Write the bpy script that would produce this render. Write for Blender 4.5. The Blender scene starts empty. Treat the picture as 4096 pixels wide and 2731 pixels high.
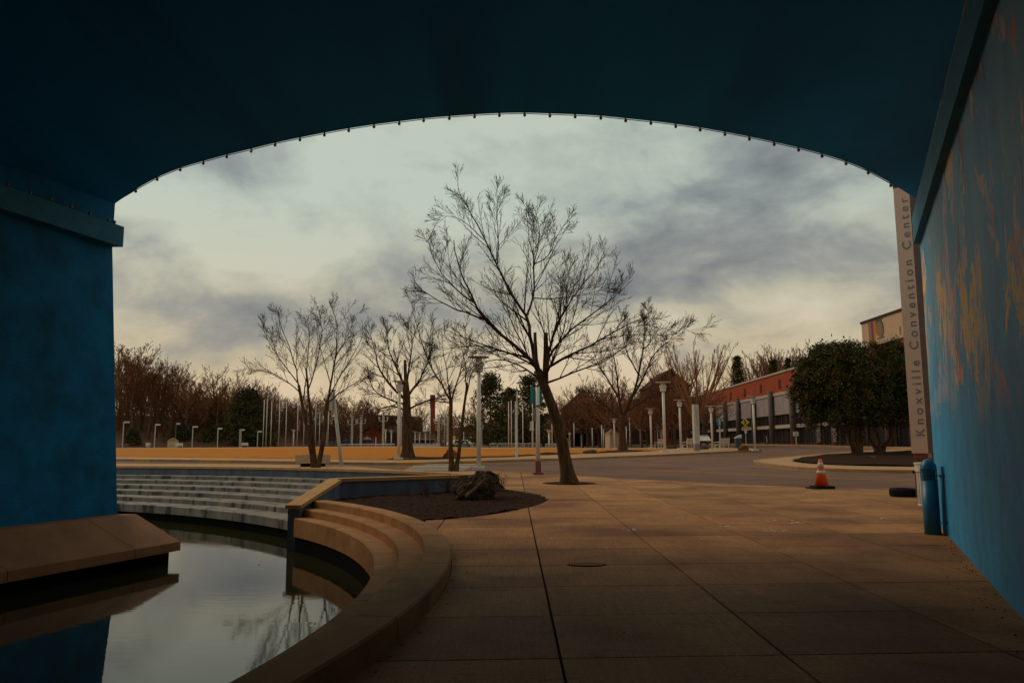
import bpy, bmesh, math, random
import numpy as np
from mathutils import Vector, Matrix
from mathutils.geometry import tessellate_polygon

# ------------------------------------------------------------------ camera
F = 3100.0; CX, CY = 2048.0, 1365.5; PITCH = math.atan(401 / 3100.0); ROLL = math.radians(0.3); EYE = 1.6
SC = bpy.context.scene
COL = SC.collection
cam = bpy.data.cameras.new('camera'); cam.sensor_width = 36; cam.lens = F / 4096 * 36
cam.clip_start = 0.05; cam.clip_end = 3000
camo = bpy.data.objects.new('camera', cam); COL.objects.link(camo)
camo.matrix_world = Matrix.Translation((0, 0, EYE)) @ Matrix.Rotation(math.pi / 2 + PITCH, 4, 'X') @ Matrix.Rotation(-ROLL, 4, 'Z')
SC.camera = camo

# ------------------------------------------------------------------ sky, sun, exposure
SUN_EL, SUN_AZ = math.radians(40), math.radians(-55)      # azimuth from +Y towards +X
w = bpy.data.worlds.new('World'); SC.world = w; w.use_nodes = True
nt = w.node_tree; nt.nodes.clear()
def wn(t, **k):
    n = nt.nodes.new(t)
    for a, b in k.items(): setattr(n, a, b)
    return n
def wl(a, b): nt.links.new(a, b)
def wmath(op, a, b=None, c=None):
    n = wn('ShaderNodeMath', operation=op)
    for i, v in enumerate((a, b, c)):
        if v is None: continue
        if isinstance(v, (int, float)): n.inputs[i].default_value = v
        else: wl(v, n.inputs[i])
    return n.outputs[0]
def wramp(fac, stops):
    n = wn('ShaderNodeValToRGB'); e = n.color_ramp.elements
    while len(e) < len(stops): e.new(0.5)
    for q, (p, c) in zip(e, stops): q.position = p; q.color = (*c, 1)
    wl(fac, n.inputs[0]); return n.outputs[0]
def wmix(f, a, b):
    n = wn('ShaderNodeMix', data_type='RGBA')
    if isinstance(f, (int, float)): n.inputs[0].default_value = f
    else: wl(f, n.inputs[0])
    for s, v in ((n.inputs[6], a), (n.inputs[7], b)):
        if isinstance(v, tuple): s.default_value = (*v, 1)
        else: wl(v, s)
    return n.outputs[2]
out = wn('ShaderNodeOutputWorld'); bgA = wn('ShaderNodeBackground')
sky = wn('ShaderNodeTexSky', sky_type='NISHITA'); sky.sun_disc = False
sky.sun_elevation = SUN_EL; sky.sun_rotation = SUN_AZ; sky.dust_density = 2.0
hs = wn('ShaderNodeVectorMath', operation='SCALE'); wl(sky.outputs[0], hs.inputs[0]); hs.inputs['Scale'].default_value = 0.06
tc = wn('ShaderNodeTexCoord'); sep = wn('ShaderNodeSeparateXYZ'); wl(tc.outputs['Generated'], sep.inputs[0])
zc = wmath('MAXIMUM', sep.outputs[2], 0.0)
den = wmath('ADD', zc, 0.30)
cu = wmath('DIVIDE', sep.outputs[0], den); cv = wmath('DIVIDE', sep.outputs[1], den)
cmb = wn('ShaderNodeCombineXYZ'); wl(cu, cmb.inputs[0]); wl(cv, cmb.inputs[1])
def wnoise(scale, detail, rough, off, sx=1.0, sy=1.0):
    m = wn('ShaderNodeMapping'); m.inputs['Location'].default_value = off; m.inputs['Scale'].default_value = (sx, sy, 1)
    wl(cmb.outputs[0], m.inputs[0])
    n = wn('ShaderNodeTexNoise'); n.inputs['Scale'].default_value = scale; n.inputs['Detail'].default_value = detail
    n.inputs['Roughness'].default_value = rough; n.inputs['Distortion'].default_value = 0.35
    wl(m.outputs[0], n.inputs['Vector']); return n.outputs['Fac']
n_big = wnoise(1.15, 4, 0.5, (3.35, 1.7, 0), 1, 1.3); mpf = wn('ShaderNodeMapping'); mpf.inputs['Scale'].default_value = (1, 1, 1.9); mpf.inputs['Location'].default_value = (0.7, 2.2, 1.4); wl(tc.outputs['Generated'], mpf.inputs[0])
nfn = wn('ShaderNodeTexNoise'); nfn.inputs['Scale'].default_value = 6.5; nfn.inputs['Detail'].default_value = 8; nfn.inputs['Roughness'].default_value = 0.56; nfn.inputs['Distortion'].default_value = 0.25; wl(mpf.outputs[0], nfn.inputs['Vector']); n_fine = nfn.outputs['Fac']
def bank(az, el, sx, sy):                     # a darker bank of cloud at a place in the sky
    du = wmath('SUBTRACT', wmath('ARCTAN2', sep.outputs[0], sep.outputs[1]), math.radians(az))
    dv = wmath('SUBTRACT', wmath('ARCSINE', sep.outputs[2]), math.radians(el))
    q = wmath('ADD', wmath('POWER', wmath('ABSOLUTE', wmath('DIVIDE', du, math.radians(sx))), 2.0),
              wmath('POWER', wmath('ABSOLUTE', wmath('DIVIDE', dv, math.radians(sy))), 2.0))
    return wmath('POWER', 2.718, wmath('MULTIPLY', q, -1.0))
banks = wmath('ADD', wmath('ADD', bank(-21, 9.8, 10, 2.3), bank(13.5, 13.2, 10, 3.0)), wmath('ADD', wmath('MULTIPLY', bank(-5, 8.5, 8, 1.8), 0.5), wmath('MULTIPLY', bank(22, 20, 9, 3.2), 0.55)))
base = wmath('ADD', wmath('MULTIPLY', wmath('SUBTRACT', n_big, 0.5), 1.25), wmath('MULTIPLY', wmath('SUBTRACT', n_fine, 0.5), 2.1))
cl = wmath('SUBTRACT', wmath('ADD', base, 0.70), wmath('MULTIPLY', banks, 0.50))
high = wramp(cl, [(0.05, (0.185, 0.205, 0.212)), (0.36, (0.285, 0.32, 0.31)), (0.62, (0.415, 0.475, 0.415)), (0.95, (0.53, 0.60, 0.50))])
low = wramp(cl, [(0.05, (0.235, 0.235, 0.225)), (0.36, (0.39, 0.335, 0.255)), (0.66, (0.62, 0.475, 0.275)), (0.95, (0.74, 0.56, 0.36))])
hz = wmath('SMOOTH_MIN', wmath('MAXIMUM', wmath('DIVIDE', wmath('SUBTRACT', zc, 0.05), 0.24), 0.0), 1.0, 0.2)
cloud = wmix(hz, low, high)
skyc = wmix(0.93, hs.outputs[0], cloud)
bgA.inputs['Strength'].default_value = 1.0
wl(skyc, bgA.inputs[0]); wl(bgA.outputs[0], out.inputs[0])

sl = bpy.data.lights.new('sun', 'SUN'); sl.energy = 1.15; sl.angle = math.radians(30); sl.color = (1.0, 0.76, 0.55)
so = bpy.data.objects.new('sun', sl); COL.objects.link(so)
sd = Vector((math.sin(SUN_AZ) * math.cos(SUN_EL), math.cos(SUN_AZ) * math.cos(SUN_EL), math.sin(SUN_EL)))
so.rotation_euler = sd.to_track_quat('Z', 'Y').to_euler()
vs = SC.view_settings; vs.view_transform = 'Standard'; vs.look = 'None'; vs.exposure = 0.0; vs.gamma = 1.0; vs.use_curve_mapping = False
SC.cycles.use_denoising = True
SC.cycles.max_bounces = 8

# ------------------------------------------------------------------ pixel -> place
_c, _s = math.cos(ROLL), math.sin(ROLL); _cp, _sp = math.cos(PITCH), math.sin(PITCH)
def ray(px, py):
    a = (px - CX) / F; b = (CY - py) / F
    a, b = a * _c + b * _s, -a * _s + b * _c
    return Vector((a, _cp - b * _sp, _sp + b * _cp))
def sst(t):
    t = min(1.0, max(0.0, t)); return t * t * (3 - 2 * t)
def gz(x, y):
    return .01 * min(55, max(0, y - 6)) + .4 * sst((x - 8) / 20) * sst((y - 45) / 35)
def atz(px, py, z):
    d = ray(px, py); t = (z - EYE) / d.z; return Vector((d.x * t, d.y * t, z))
def aty(px, py, Y):
    d = ray(px, py); t = Y / d.y; return Vector((d.x * t, Y, EYE + d.z * t))
def gr(px, py, off=0.0):
    z = 0.3
    for _ in range(50):
        p = atz(px, py, z + off); z = .5 * z + .5 * gz(p.x, p.y)
    p = atz(px, py, z + off); return p
def ppm(p): return F / p.y * 1.0        # pixels per metre at a place, about

# ------------------------------------------------------------------ materials
MATS = {}
def mat(name, c1, c2=None, rough=0.8, scale=4.0, detail=6.0, bump=0.0, bscale=None, metal=0.0, stretch=(1, 1, 1),
        c3=None, s3=0.5, lo=0.35, hi=0.65, rnd=0.0, spec=None, lo3=0.5, hi3=0.7, emit=None):
    m = bpy.data.materials.new(name); m.use_nodes = True; t = m.node_tree; N = t.nodes; L = t.links
    b = N['Principled BSDF']; b.inputs['Roughness'].default_value = rough; b.inputs['Metallic'].default_value = metal
    if spec is None and rough >= .6: spec = .12
    if spec is not None: b.inputs['Specular IOR Level'].default_value = spec
    if c2 is None: c2 = tuple(v * 0.75 for v in c1)
    tcn = N.new('ShaderNodeTexCoord'); mp = N.new('ShaderNodeMapping'); mp.inputs['Scale'].default_value = stretch
    L.new(tcn.outputs['Object'], mp.inputs[0])
    nz = N.new('ShaderNodeTexNoise'); nz.inputs['Scale'].default_value = scale; nz.inputs['Detail'].default_value = detail; nz.inputs['Roughness'].default_value = 0.6
    L.new(mp.outputs[0], nz.inputs['Vector'])
    rp = N.new('ShaderNodeValToRGB'); e = rp.color_ramp.elements; e[0].position = lo; e[1].position = hi
    e[0].color = (*c2, 1); e[1].color = (*c1, 1); L.new(nz.outputs['Fac'], rp.inputs[0])
    cur = rp.outputs[0]
    if c3 is not None:
        n3 = N.new('ShaderNodeTexNoise'); n3.inputs['Scale'].default_value = s3; n3.inputs['Detail'].default_value = 5
        L.new(mp.outputs[0], n3.inputs['Vector'])
        mr = N.new('ShaderNodeMapRange'); mr.inputs[1].default_value = lo3; mr.inputs[2].default_value = hi3; L.new(n3.outputs['Fac'], mr.inputs[0])
        mx = N.new('ShaderNodeMix'); mx.data_type = 'RGBA'; L.new(mr.outputs[0], mx.inputs[0]); L.new(cur, mx.inputs[6]); mx.inputs[7].default_value = (*c3, 1); cur = mx.outputs[2]
    if rnd:
        oi = N.new('ShaderNodeObjectInfo'); mr = N.new('ShaderNodeMapRange'); mr.inputs[3].default_value = 1 - rnd; mr.inputs[4].default_value = 1 + rnd
        L.new(oi.outputs['Random'], mr.inputs[0]); hv = N.new('ShaderNodeVectorMath'); hv.operation = 'SCALE'
        L.new(cur, hv.inputs[0]); L.new(mr.outputs[0], hv.inputs['Scale']); cur = hv.outputs[0]
    L.new(cur, b.inputs['Base Color'])
    if bump:
        bn = N.new('ShaderNodeBump'); bn.inputs['Strength'].default_value = bump; bn.inputs['Distance'].default_value = 0.02
        nb = N.new('ShaderNodeTexNoise'); nb.inputs['Scale'].default_value = bscale or scale * 4; nb.inputs['Detail'].default_value = 8
        L.new(mp.outputs[0], nb.inputs['Vector']); L.new(nb.outputs['Fac'], bn.inputs['Height']); L.new(bn.outputs[0], b.inputs['Normal'])
    if emit:
        b.inputs['Emission Color'].default_value = (*emit[:3], 1); b.inputs['Emission Strength'].default_value = emit[3]
    MATS[name] = m; return m

M_conc = mat('plaza_concrete', (0.42, 0.192, 0.071), (0.325, 0.145, 0.052), 0.75, 1.3, 8, 0.25, 90, c3=(0.21, 0.086, 0.033), s3=0.42, lo3=0.47, hi3=0.64, rnd=0.20)
def broom(m, s=(55, 1.6, 1), k=.35):
    t = m.node_tree; N = t.nodes; L = t.links; b = N['Principled BSDF']; src = b.inputs['Base Color'].links[0].from_socket
    tcn = N.new('ShaderNodeTexCoord'); mp = N.new('ShaderNodeMapping'); mp.inputs['Scale'].default_value = s; mp.inputs['Rotation'].default_value = (0, 0, .12); L.new(tcn.outputs['Object'], mp.inputs[0])
    n = N.new('ShaderNodeTexNoise'); n.inputs['Scale'].default_value = 1.0; n.inputs['Detail'].default_value = 5; L.new(mp.outputs[0], n.inputs['Vector'])
    n2 = N.new('ShaderNodeTexNoise'); n2.inputs['Scale'].default_value = 26; n2.inputs['Detail'].default_value = 6; L.new(tcn.outputs['Object'], n2.inputs['Vector'])
    mp3 = N.new('ShaderNodeMapping'); mp3.inputs['Scale'].default_value = (2.2, 9, 1); mp3.inputs['Rotation'].default_value = (0, 0, -.5); L.new(tcn.outputs['Object'], mp3.inputs[0])
    n3 = N.new('ShaderNodeTexNoise'); n3.inputs['Scale'].default_value = 1.0; n3.inputs['Detail'].default_value = 7; n3.inputs['Distortion'].default_value = 1.2; L.new(mp3.outputs[0], n3.inputs['Vector'])
    mr3 = N.new('ShaderNodeMapRange'); mr3.inputs[1].default_value = .60; mr3.inputs[2].default_value = .68; mr3.inputs[3].default_value = 1.0; mr3.inputs[4].default_value = .72; L.new(n3.outputs['Fac'], mr3.inputs[0])
    mr = N.new('ShaderNodeMapRange'); mr.inputs[1].default_value = .3; mr.inputs[2].default_value = .7; mr.inputs[3].default_value = 1 - k; mr.inputs[4].default_value = 1 + k; L.new(n.outputs['Fac'], mr.inputs[0])
    mr2 = N.new('ShaderNodeMapRange'); mr2.inputs[1].default_value = .3; mr2.inputs[2].default_value = .7; mr2.inputs[3].default_value = .8; mr2.inputs[4].default_value = 1.2; L.new(n2.outputs['Fac'], mr2.inputs[0])
    m1 = N.new('ShaderNodeMath'); m1.operation = 'MULTIPLY'; L.new(mr.outputs[0], m1.inputs[0]); L.new(mr2.outputs[0], m1.inputs[1])
    m2 = N.new('ShaderNodeMath'); m2.operation = 'MULTIPLY'; L.new(m1.outputs[0], m2.inputs[0]); L.new(mr3.outputs[0], m2.inputs[1])
    v = N.new('ShaderNodeVectorMath'); v.operation = 'SCALE'; L.new(src, v.inputs[0]); L.new(m2.outputs[0], v.inputs['Scale']); L.new(v.outputs[0], b.inputs['Base Color'])
broom(M_conc, k=.17)
M_joint = mat('joint_dirt', (0.05, 0.03, 0.018), rough=1)
M_step = mat('step_concrete', (0.44, 0.215, 0.080), (0.31, 0.147, 0.054), 0.8, 2.0, 8, 0.3, 60, c3=(0.12, 0.07, 0.035), s3=0.9, lo3=0.58, hi3=0.8)
M_tier = mat('tier_concrete', (0.26, 0.215, 0.175), (0.14, 0.13, 0.12), 0.75, 1.2, 8, 0.25, 40, stretch=(1.5, 1.5, 0.35), c3=(0.055, 0.05, 0.048), s3=1.8, lo3=0.54, hi3=0.64)
M_copi = mat('coping_stone', (0.52, 0.27, 0.10), (0.42, 0.21, 0.075), 0.7, 3, 6, 0.15, 60)
M_wallg = mat('grey_wall', (0.135, 0.15, 0.19), (0.085, 0.095, 0.125), 0.75, 1.5, 8, 0.2, 30, stretch=(1.5, 1.5, 0.25))
M_asph = mat('asphalt', (0.185, 0.097, 0.066), (0.145, 0.075, 0.051), 0.9, 0.35, 10, 0.3, 60, c3=(0.08, 0.05, 0.035), s3=0.15, lo3=0.5, hi3=0.75)
M_side = mat('sidewalk_concrete', (0.43, 0.245, 0.125), (0.35, 0.195, 0.098), 0.85, 0.8, 8, 0.2, 40)
M_kerb = mat('kerb_concrete', (0.36, 0.20, 0.09), (0.26, 0.145, 0.065), 0.85, 1.5, 6, 0.2, 30)
M_yel = mat('yellow_paint', (0.55, 0.24, 0.015), (0.40, 0.17, 0.015), 0.7, 5)
M_whitep = mat('white_road_paint', (0.62, 0.56, 0.46), (0.45, 0.40, 0.33), 0.7, 3)
M_grass = mat('dormant_grass', (0.48, 0.150, 0.004), (0.34, 0.10, 0.003), 1.0, 1.2, 10, 0.6, 25, c3=(0.40, 0.145, 0.012), s3=0.10, lo3=.42, hi3=.68)
M_mulch = mat('mulch', (0.050, 0.022, 0.012), (0.016, 0.008, 0.005), 1.0, 14, 8, 1.0, 35, spec=0.05)
M_dirt = mat('ground_dirt', (0.12, 0.065, 0.035), (0.07, 0.038, 0.022), 1.0, 0.3, 8, 0.3, 10)
M_leafl = mat('leaf_litter', (0.13, 0.055, 0.025), (0.06, 0.028, 0.016), 1.0, 0.7, 10, 0.6, 6)
M_wall = mat('blue_render', (0.002, 0.185, 0.40), (0.002, 0.14, 0.31), 0.65, 1.6, 8, 0.45, 22, c3=(0.006, 0.075, 0.14), s3=1.4, lo3=0.45, hi3=0.75)
M_soff = mat('blue_soffit', (0.001, 0.26, 0.66), (0.001, 0.215, 0.56), 0.7, 0.6, 6, 0.3, 8, stretch=(1, 0.12, 1), c3=(0.001, 0.12, 0.30), s3=0.5, lo3=.5, hi3=.75)
M_ledge = mat('blue_ledge', (0.055, 0.23, 0.34), (0.04, 0.17, 0.26), 0.7, 3, 8, 0.5, 18)
M_plinth = mat('plinth_stone', (0.36, 0.165, 0.085), (0.28, 0.125, 0.062), 0.75, 1.5, 8, 0.25, 40, rnd=0.06)
M_dark = mat('wet_and_shade_dark', (0.006, 0.006, 0.005), rough=0.8, spec=0.02)  # near black: wet footings, and shade painted inside hollows and openings
M_bark = mat('bark', (0.115, 0.058, 0.028), (0.04, 0.020, 0.010), 0.95, 9, 8, 1.0, 14, stretch=(1, 1, 0.25))
M_twig = mat('twig', (0.060, 0.030, 0.019), (0.038, 0.020, 0.014), 0.9, 5)
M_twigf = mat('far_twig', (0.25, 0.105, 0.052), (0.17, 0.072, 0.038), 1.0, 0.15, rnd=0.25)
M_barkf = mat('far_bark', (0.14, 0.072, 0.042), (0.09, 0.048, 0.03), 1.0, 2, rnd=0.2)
M_leaf = mat('evergreen_leaf', (0.070, 0.064, 0.012), (0.020, 0.026, 0.008), 0.55, 1.2, 8, spec=.12, c3=(0.13, 0.052, 0.012), s3=1.1, lo3=0.52, hi3=0.72)
M_pine = mat('pine_needles', (0.070, 0.062, 0.018), (0.028, 0.030, 0.012), 0.8, 0.6, 8, c3=(0.10, 0.055, 0.018), s3=0.5, lo3=0.55, hi3=0.75)
M_brush = mat('winter_brush', (0.17, 0.072, 0.036), (0.10, 0.045, 0.026), 1.0, 0.08, 8, c3=(0.06, 0.045, 0.02), s3=0.05, lo3=0.5, hi3=0.65)
M_white = mat('white_paint', (0.66, 0.57, 0.50), (0.56, 0.48, 0.42), 0.45, 2.5)
M_pale = mat('pale_grey_paint', (0.50, 0.44, 0.38), (0.42, 0.37, 0.32), 0.5, 2.5)
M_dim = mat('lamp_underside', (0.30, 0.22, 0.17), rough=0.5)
M_grey = mat('grey_metal', (0.24, 0.20, 0.185), (0.19, 0.16, 0.15), 0.5, 3)
M_black = mat('black_rubber', (0.014, 0.012, 0.012), (0.009, 0.008, 0.008), 0.75, 12, bump=0.3)
M_orange = mat('orange_plastic', (0.80, 0.080, 0.010), (0.66, 0.062, 0.008), 0.45, 8)
M_refl = mat('white_band', (0.54, 0.43, 0.35), (0.40, 0.30, 0.24), 0.4, 18)
M_teal = mat('teal_panel', (0.010, 0.25, 0.25), (0.010, 0.19, 0.20), 0.5, 4)
M_maroon = mat('maroon_paint', (0.27, 0.065, 0.065), (0.21, 0.05, 0.05), 0.5, 5)
M_brick = mat('red_brick', (0.31, 0.062, 0.025), (0.24, 0.048, 0.02), 0.9, 1.2, 8, 0.2, 14)
M_brickd = mat('dark_brick', (0.075, 0.034, 0.023), (0.055, 0.026, 0.018), 0.95, 0.7, 8)
M_roofd = mat('dark_roof', (0.065, 0.035, 0.024), (0.04, 0.024, 0.018), 0.9, 1)
M_trim = mat('pale_trim', (0.42, 0.33, 0.27), (0.34, 0.27, 0.22), 0.7, 1.5)
M_screen = mat('grey_screen', (0.30, 0.245, 0.235), (0.25, 0.20, 0.195), 0.6, 0.8, 8)
M_col = mat('grey_column', (0.135, 0.098, 0.088), (0.10, 0.075, 0.068), 0.6, 1)
M_glass = mat('dark_glass', (0.030, 0.026, 0.025), (0.015, 0.014, 0.016), 0.12, 0.8, stretch=(1, 1, 0.2))
M_mull = mat('mullion', (0.075, 0.062, 0.060), rough=0.5)
M_rock = mat('boulder_rock', (0.095, 0.055, 0.028), (0.032, 0.021, 0.013), 0.95, 4, 10, 0.9, 12, c3=(0.13, 0.07, 0.03), s3=2.5, lo3=0.55, hi3=0.7)
M_rockr = mat('red_rock', (0.26, 0.085, 0.025), (0.10, 0.035, 0.015), 0.95, 2, 10, 0.9, 6)
M_beige = mat('beige_panel', (0.46, 0.32, 0.21), (0.40, 0.275, 0.18), 0.6, 0.5)
M_letter = mat('blue_grey_letter', (0.14, 0.17, 0.22), rough=0.5)
M_pylon = mat('pylon_face', (0.62, 0.41, 0.30), (0.56, 0.37, 0.27), 0.5, 0.7)
M_pylond = mat('pylon_shade_side', (0.10, 0.045, 0.035), rough=0.6)  # dark counterpart of the face colour, shade of the right side painted in
M_olive = mat('olive_post', (0.20, 0.13, 0.04), (0.14, 0.09, 0.03), 0.7, 4)
M_bulb = mat('bulb_glass', (0.42, 0.19, 0.06), (0.34, 0.15, 0.05), 0.25, 6)
M_cable = mat('cable', (0.02, 0.016, 0.014), rough=0.7)
M_yelsign = mat('yellow_sign', (0.72, 0.42, 0.012), (0.66, 0.38, 0.012), 0.45, 4)
M_signblk = mat('sign_black', (0.012, 0.012, 0.012), rough=0.5)
M_red = mat('flag_red', (0.35, 0.04, 0.035), rough=0.8)
M_navy = mat('flag_navy', (0.03, 0.035, 0.10), rough=0.8)
M_cloth = mat('flag_white', (0.55, 0.47, 0.44), rough=0.8)
M_blueplay = mat('play_blue', (0.02, 0.12, 0.30), (0.015, 0.08, 0.22), 0.5, 3)
M_grnsign = mat('sign_green', (0.02, 0.20, 0.17), rough=0.5)
M_grnbin = mat('bin_green', (0.02, 0.055, 0.05), rough=0.5)
M_purple = mat('mural_purple', (0.16, 0.07, 0.11), rough=0.7)
M_morange = mat('mural_orange', (0.50, 0.18, 0.03), rough=0.7)
M_mteal = mat('mural_teal', (0.04, 0.10, 0.12), rough=0.7)
M_mbrown = mat('mural_brown', (0.26, 0.15, 0.07), rough=0.7)
M_bluecov = mat('blue_cover', (0.008, 0.16, 0.29), (0.006, 0.125, 0.24), 0.4, 3)
M_iron = mat('cast_iron', (0.045, 0.028, 0.02), rough=0.7)
M_skin = mat('skin', (0.35, 0.17, 0.11), rough=0.6)
M_shirt = mat('pale_shirt', (0.40, 0.32, 0.27), (0.22, 0.15, 0.12), 0.8, 30)
M_jeans = mat('dark_trousers', (0.03, 0.03, 0.045), rough=0.8)
M_redbush = mat('dry_stem', (0.12, 0.045, 0.02), rough=0.9)
M_cone2 = M_orange

# water
mw = bpy.data.materials.new('pool_water'); mw.use_nodes = True; t_ = mw.node_tree; b_ = t_.nodes['Principled BSDF']
b_.inputs['Base Color'].default_value = (0.024, 0.022, 0.007, 1); b_.inputs['Roughness'].default_value = 0.03; b_.inputs['IOR'].default_value = 1.34
b_.inputs['Specular IOR Level'].default_value = 0.5
tc_ = t_.nodes.new('ShaderNodeTexCoord'); mp_ = t_.nodes.new('ShaderNodeMapping'); mp_.inputs['Scale'].default_value = (0.9, 2.4, 1)
nz_ = t_.nodes.new('ShaderNodeTexNoise'); nz_.inputs['Scale'].default_value = 2.6; nz_.inputs['Detail'].default_value = 4
bp_ = t_.nodes.new('ShaderNodeBump'); bp_.inputs['Strength'].default_value = 0.05; bp_.inputs['Distance'].default_value = 0.02
t_.links.new(tc_.outputs['Object'], mp_.inputs[0]); t_.links.new(mp_.outputs[0], nz_.inputs['Vector']); t_.links.new(nz_.outputs['Fac'], bp_.inputs['Height']); t_.links.new(bp_.outputs[0], b_.inputs['Normal'])
M_water = mw

# mural on the right-hand wall: blue ground, drips and streaks of ochre, rose and violet paint
mm = bpy.data.materials.new('mural_paint'); mm.use_nodes = True; t_ = mm.node_tree; N_ = t_.nodes; L_ = t_.links; b_ = N_['Principled BSDF']; b_.inputs['Roughness'].default_value = 0.6
tc_ = N_.new('ShaderNodeTexCoord'); sp_ = N_.new('ShaderNodeSeparateXYZ'); L_.new(tc_.outputs['Object'], sp_.inputs[0])
def mnoise(sc, det, stretch, off=(0, 0, 0)):
    m = N_.new('ShaderNodeMapping'); m.inputs['Scale'].default_value = stretch; m.inputs['Location'].default_value = off; L_.new(tc_.outputs['Object'], m.inputs[0])
    n = N_.new('ShaderNodeTexNoise'); n.inputs['Scale'].default_value = sc; n.inputs['Detail'].default_value = det; n.inputs['Roughness'].default_value = 0.62; n.inputs['Distortion'].default_value = 0.9 if det > 9 else 0.0; L_.new(m.outputs[0], n.inputs['Vector']); return n.outputs['Fac']
def mrange(v, a, b, c=0.0, d=1.0):
    n = N_.new('ShaderNodeMapRange'); n.inputs[1].default_value = a; n.inputs[2].default_value = b; n.inputs[3].default_value = c; n.inputs[4].default_value = d; L_.new(v, n.inputs[0]); return n.outputs[0]
def mmix(f, a, b):
    n = N_.new('ShaderNodeMix'); n.data_type = 'RGBA'; L_.new(f, n.inputs[0])
    for s, v in ((n.inputs[6], a), (n.inputs[7], b)):
        if isinstance(v, tuple): s.default_value = (*v, 1)
        else: L_.new(v, s)
    return n.outputs[2]
def mmul(a, b):
    n = N_.new('ShaderNodeMath'); n.operation = 'MULTIPLY'; L_.new(a, n.inputs[0]); L_.new(b, n.inputs[1]); return n.outputs[0]
hgt = mrange(sp_.outputs[2], 1.8, 3.4)          # the splashes are high on the wall
cur = mmix(mrange(mnoise(2.6, 9, (1, 1, 0.6)), 0.34, 0.66), (0.004, 0.20, 0.41), (0.010, 0.31, 0.58))
cur = mmix(mmul(mrange(mnoise(0.6, 9, (1, 1, 0.4), (7, 2, 1)), 0.42, 0.58), hgt), cur, (0.13, 0.31, 0.43))
worn = mrange(mnoise(5.5, 9.5, (1, 1, 0.7), (3, 3, 3)), 0.40, 0.50)          # paint worn through to the blue
cur = mmix(mmul(mmul(mrange(mnoise(0.75, 10, (1, 1, 0.8), (1, 9, 4)), 0.535, 0.57), hgt), worn), cur, (0.66, 0.39, 0.32))
cur = mmix(mmul(mmul(mrange(mnoise(0.7, 10, (1.2, 1.2, 0.75), (4.3, 3, 2)), 0.565, 0.59), mrange(sp_.outputs[2], 1.7, 2.6)), worn), cur, (0.88, 0.46, 0.08))
cur = mmix(mmul(mmul(mrange(mnoise(1.3, 10, (1, 1, 0.65), (2, 5, 8)), 0.59, 0.61), mrange(sp_.outputs[2], 1.7, 2.4)), worn), cur, (0.68, 0.21, 0.14))
cur = mmix(mmul(mrange(mnoise(1.7, 8, (1, 1, 0.5), (6, 1, 3)), 0.60, 0.65), hgt), cur, (0.16, 0.06, 0.11))
L_.new(cur, b_.inputs['Base Color'])
bn_ = N_.new('ShaderNodeBump'); bn_.inputs['Strength'].default_value = 0.5; bn_.inputs['Distance'].default_value = 0.02; L_.new(mnoise(16, 8, (1, 1, 0.7)), bn_.inputs['Height']); L_.new(bn_.outputs[0], b_.inputs['Normal'])
M_mural = mm
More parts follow.
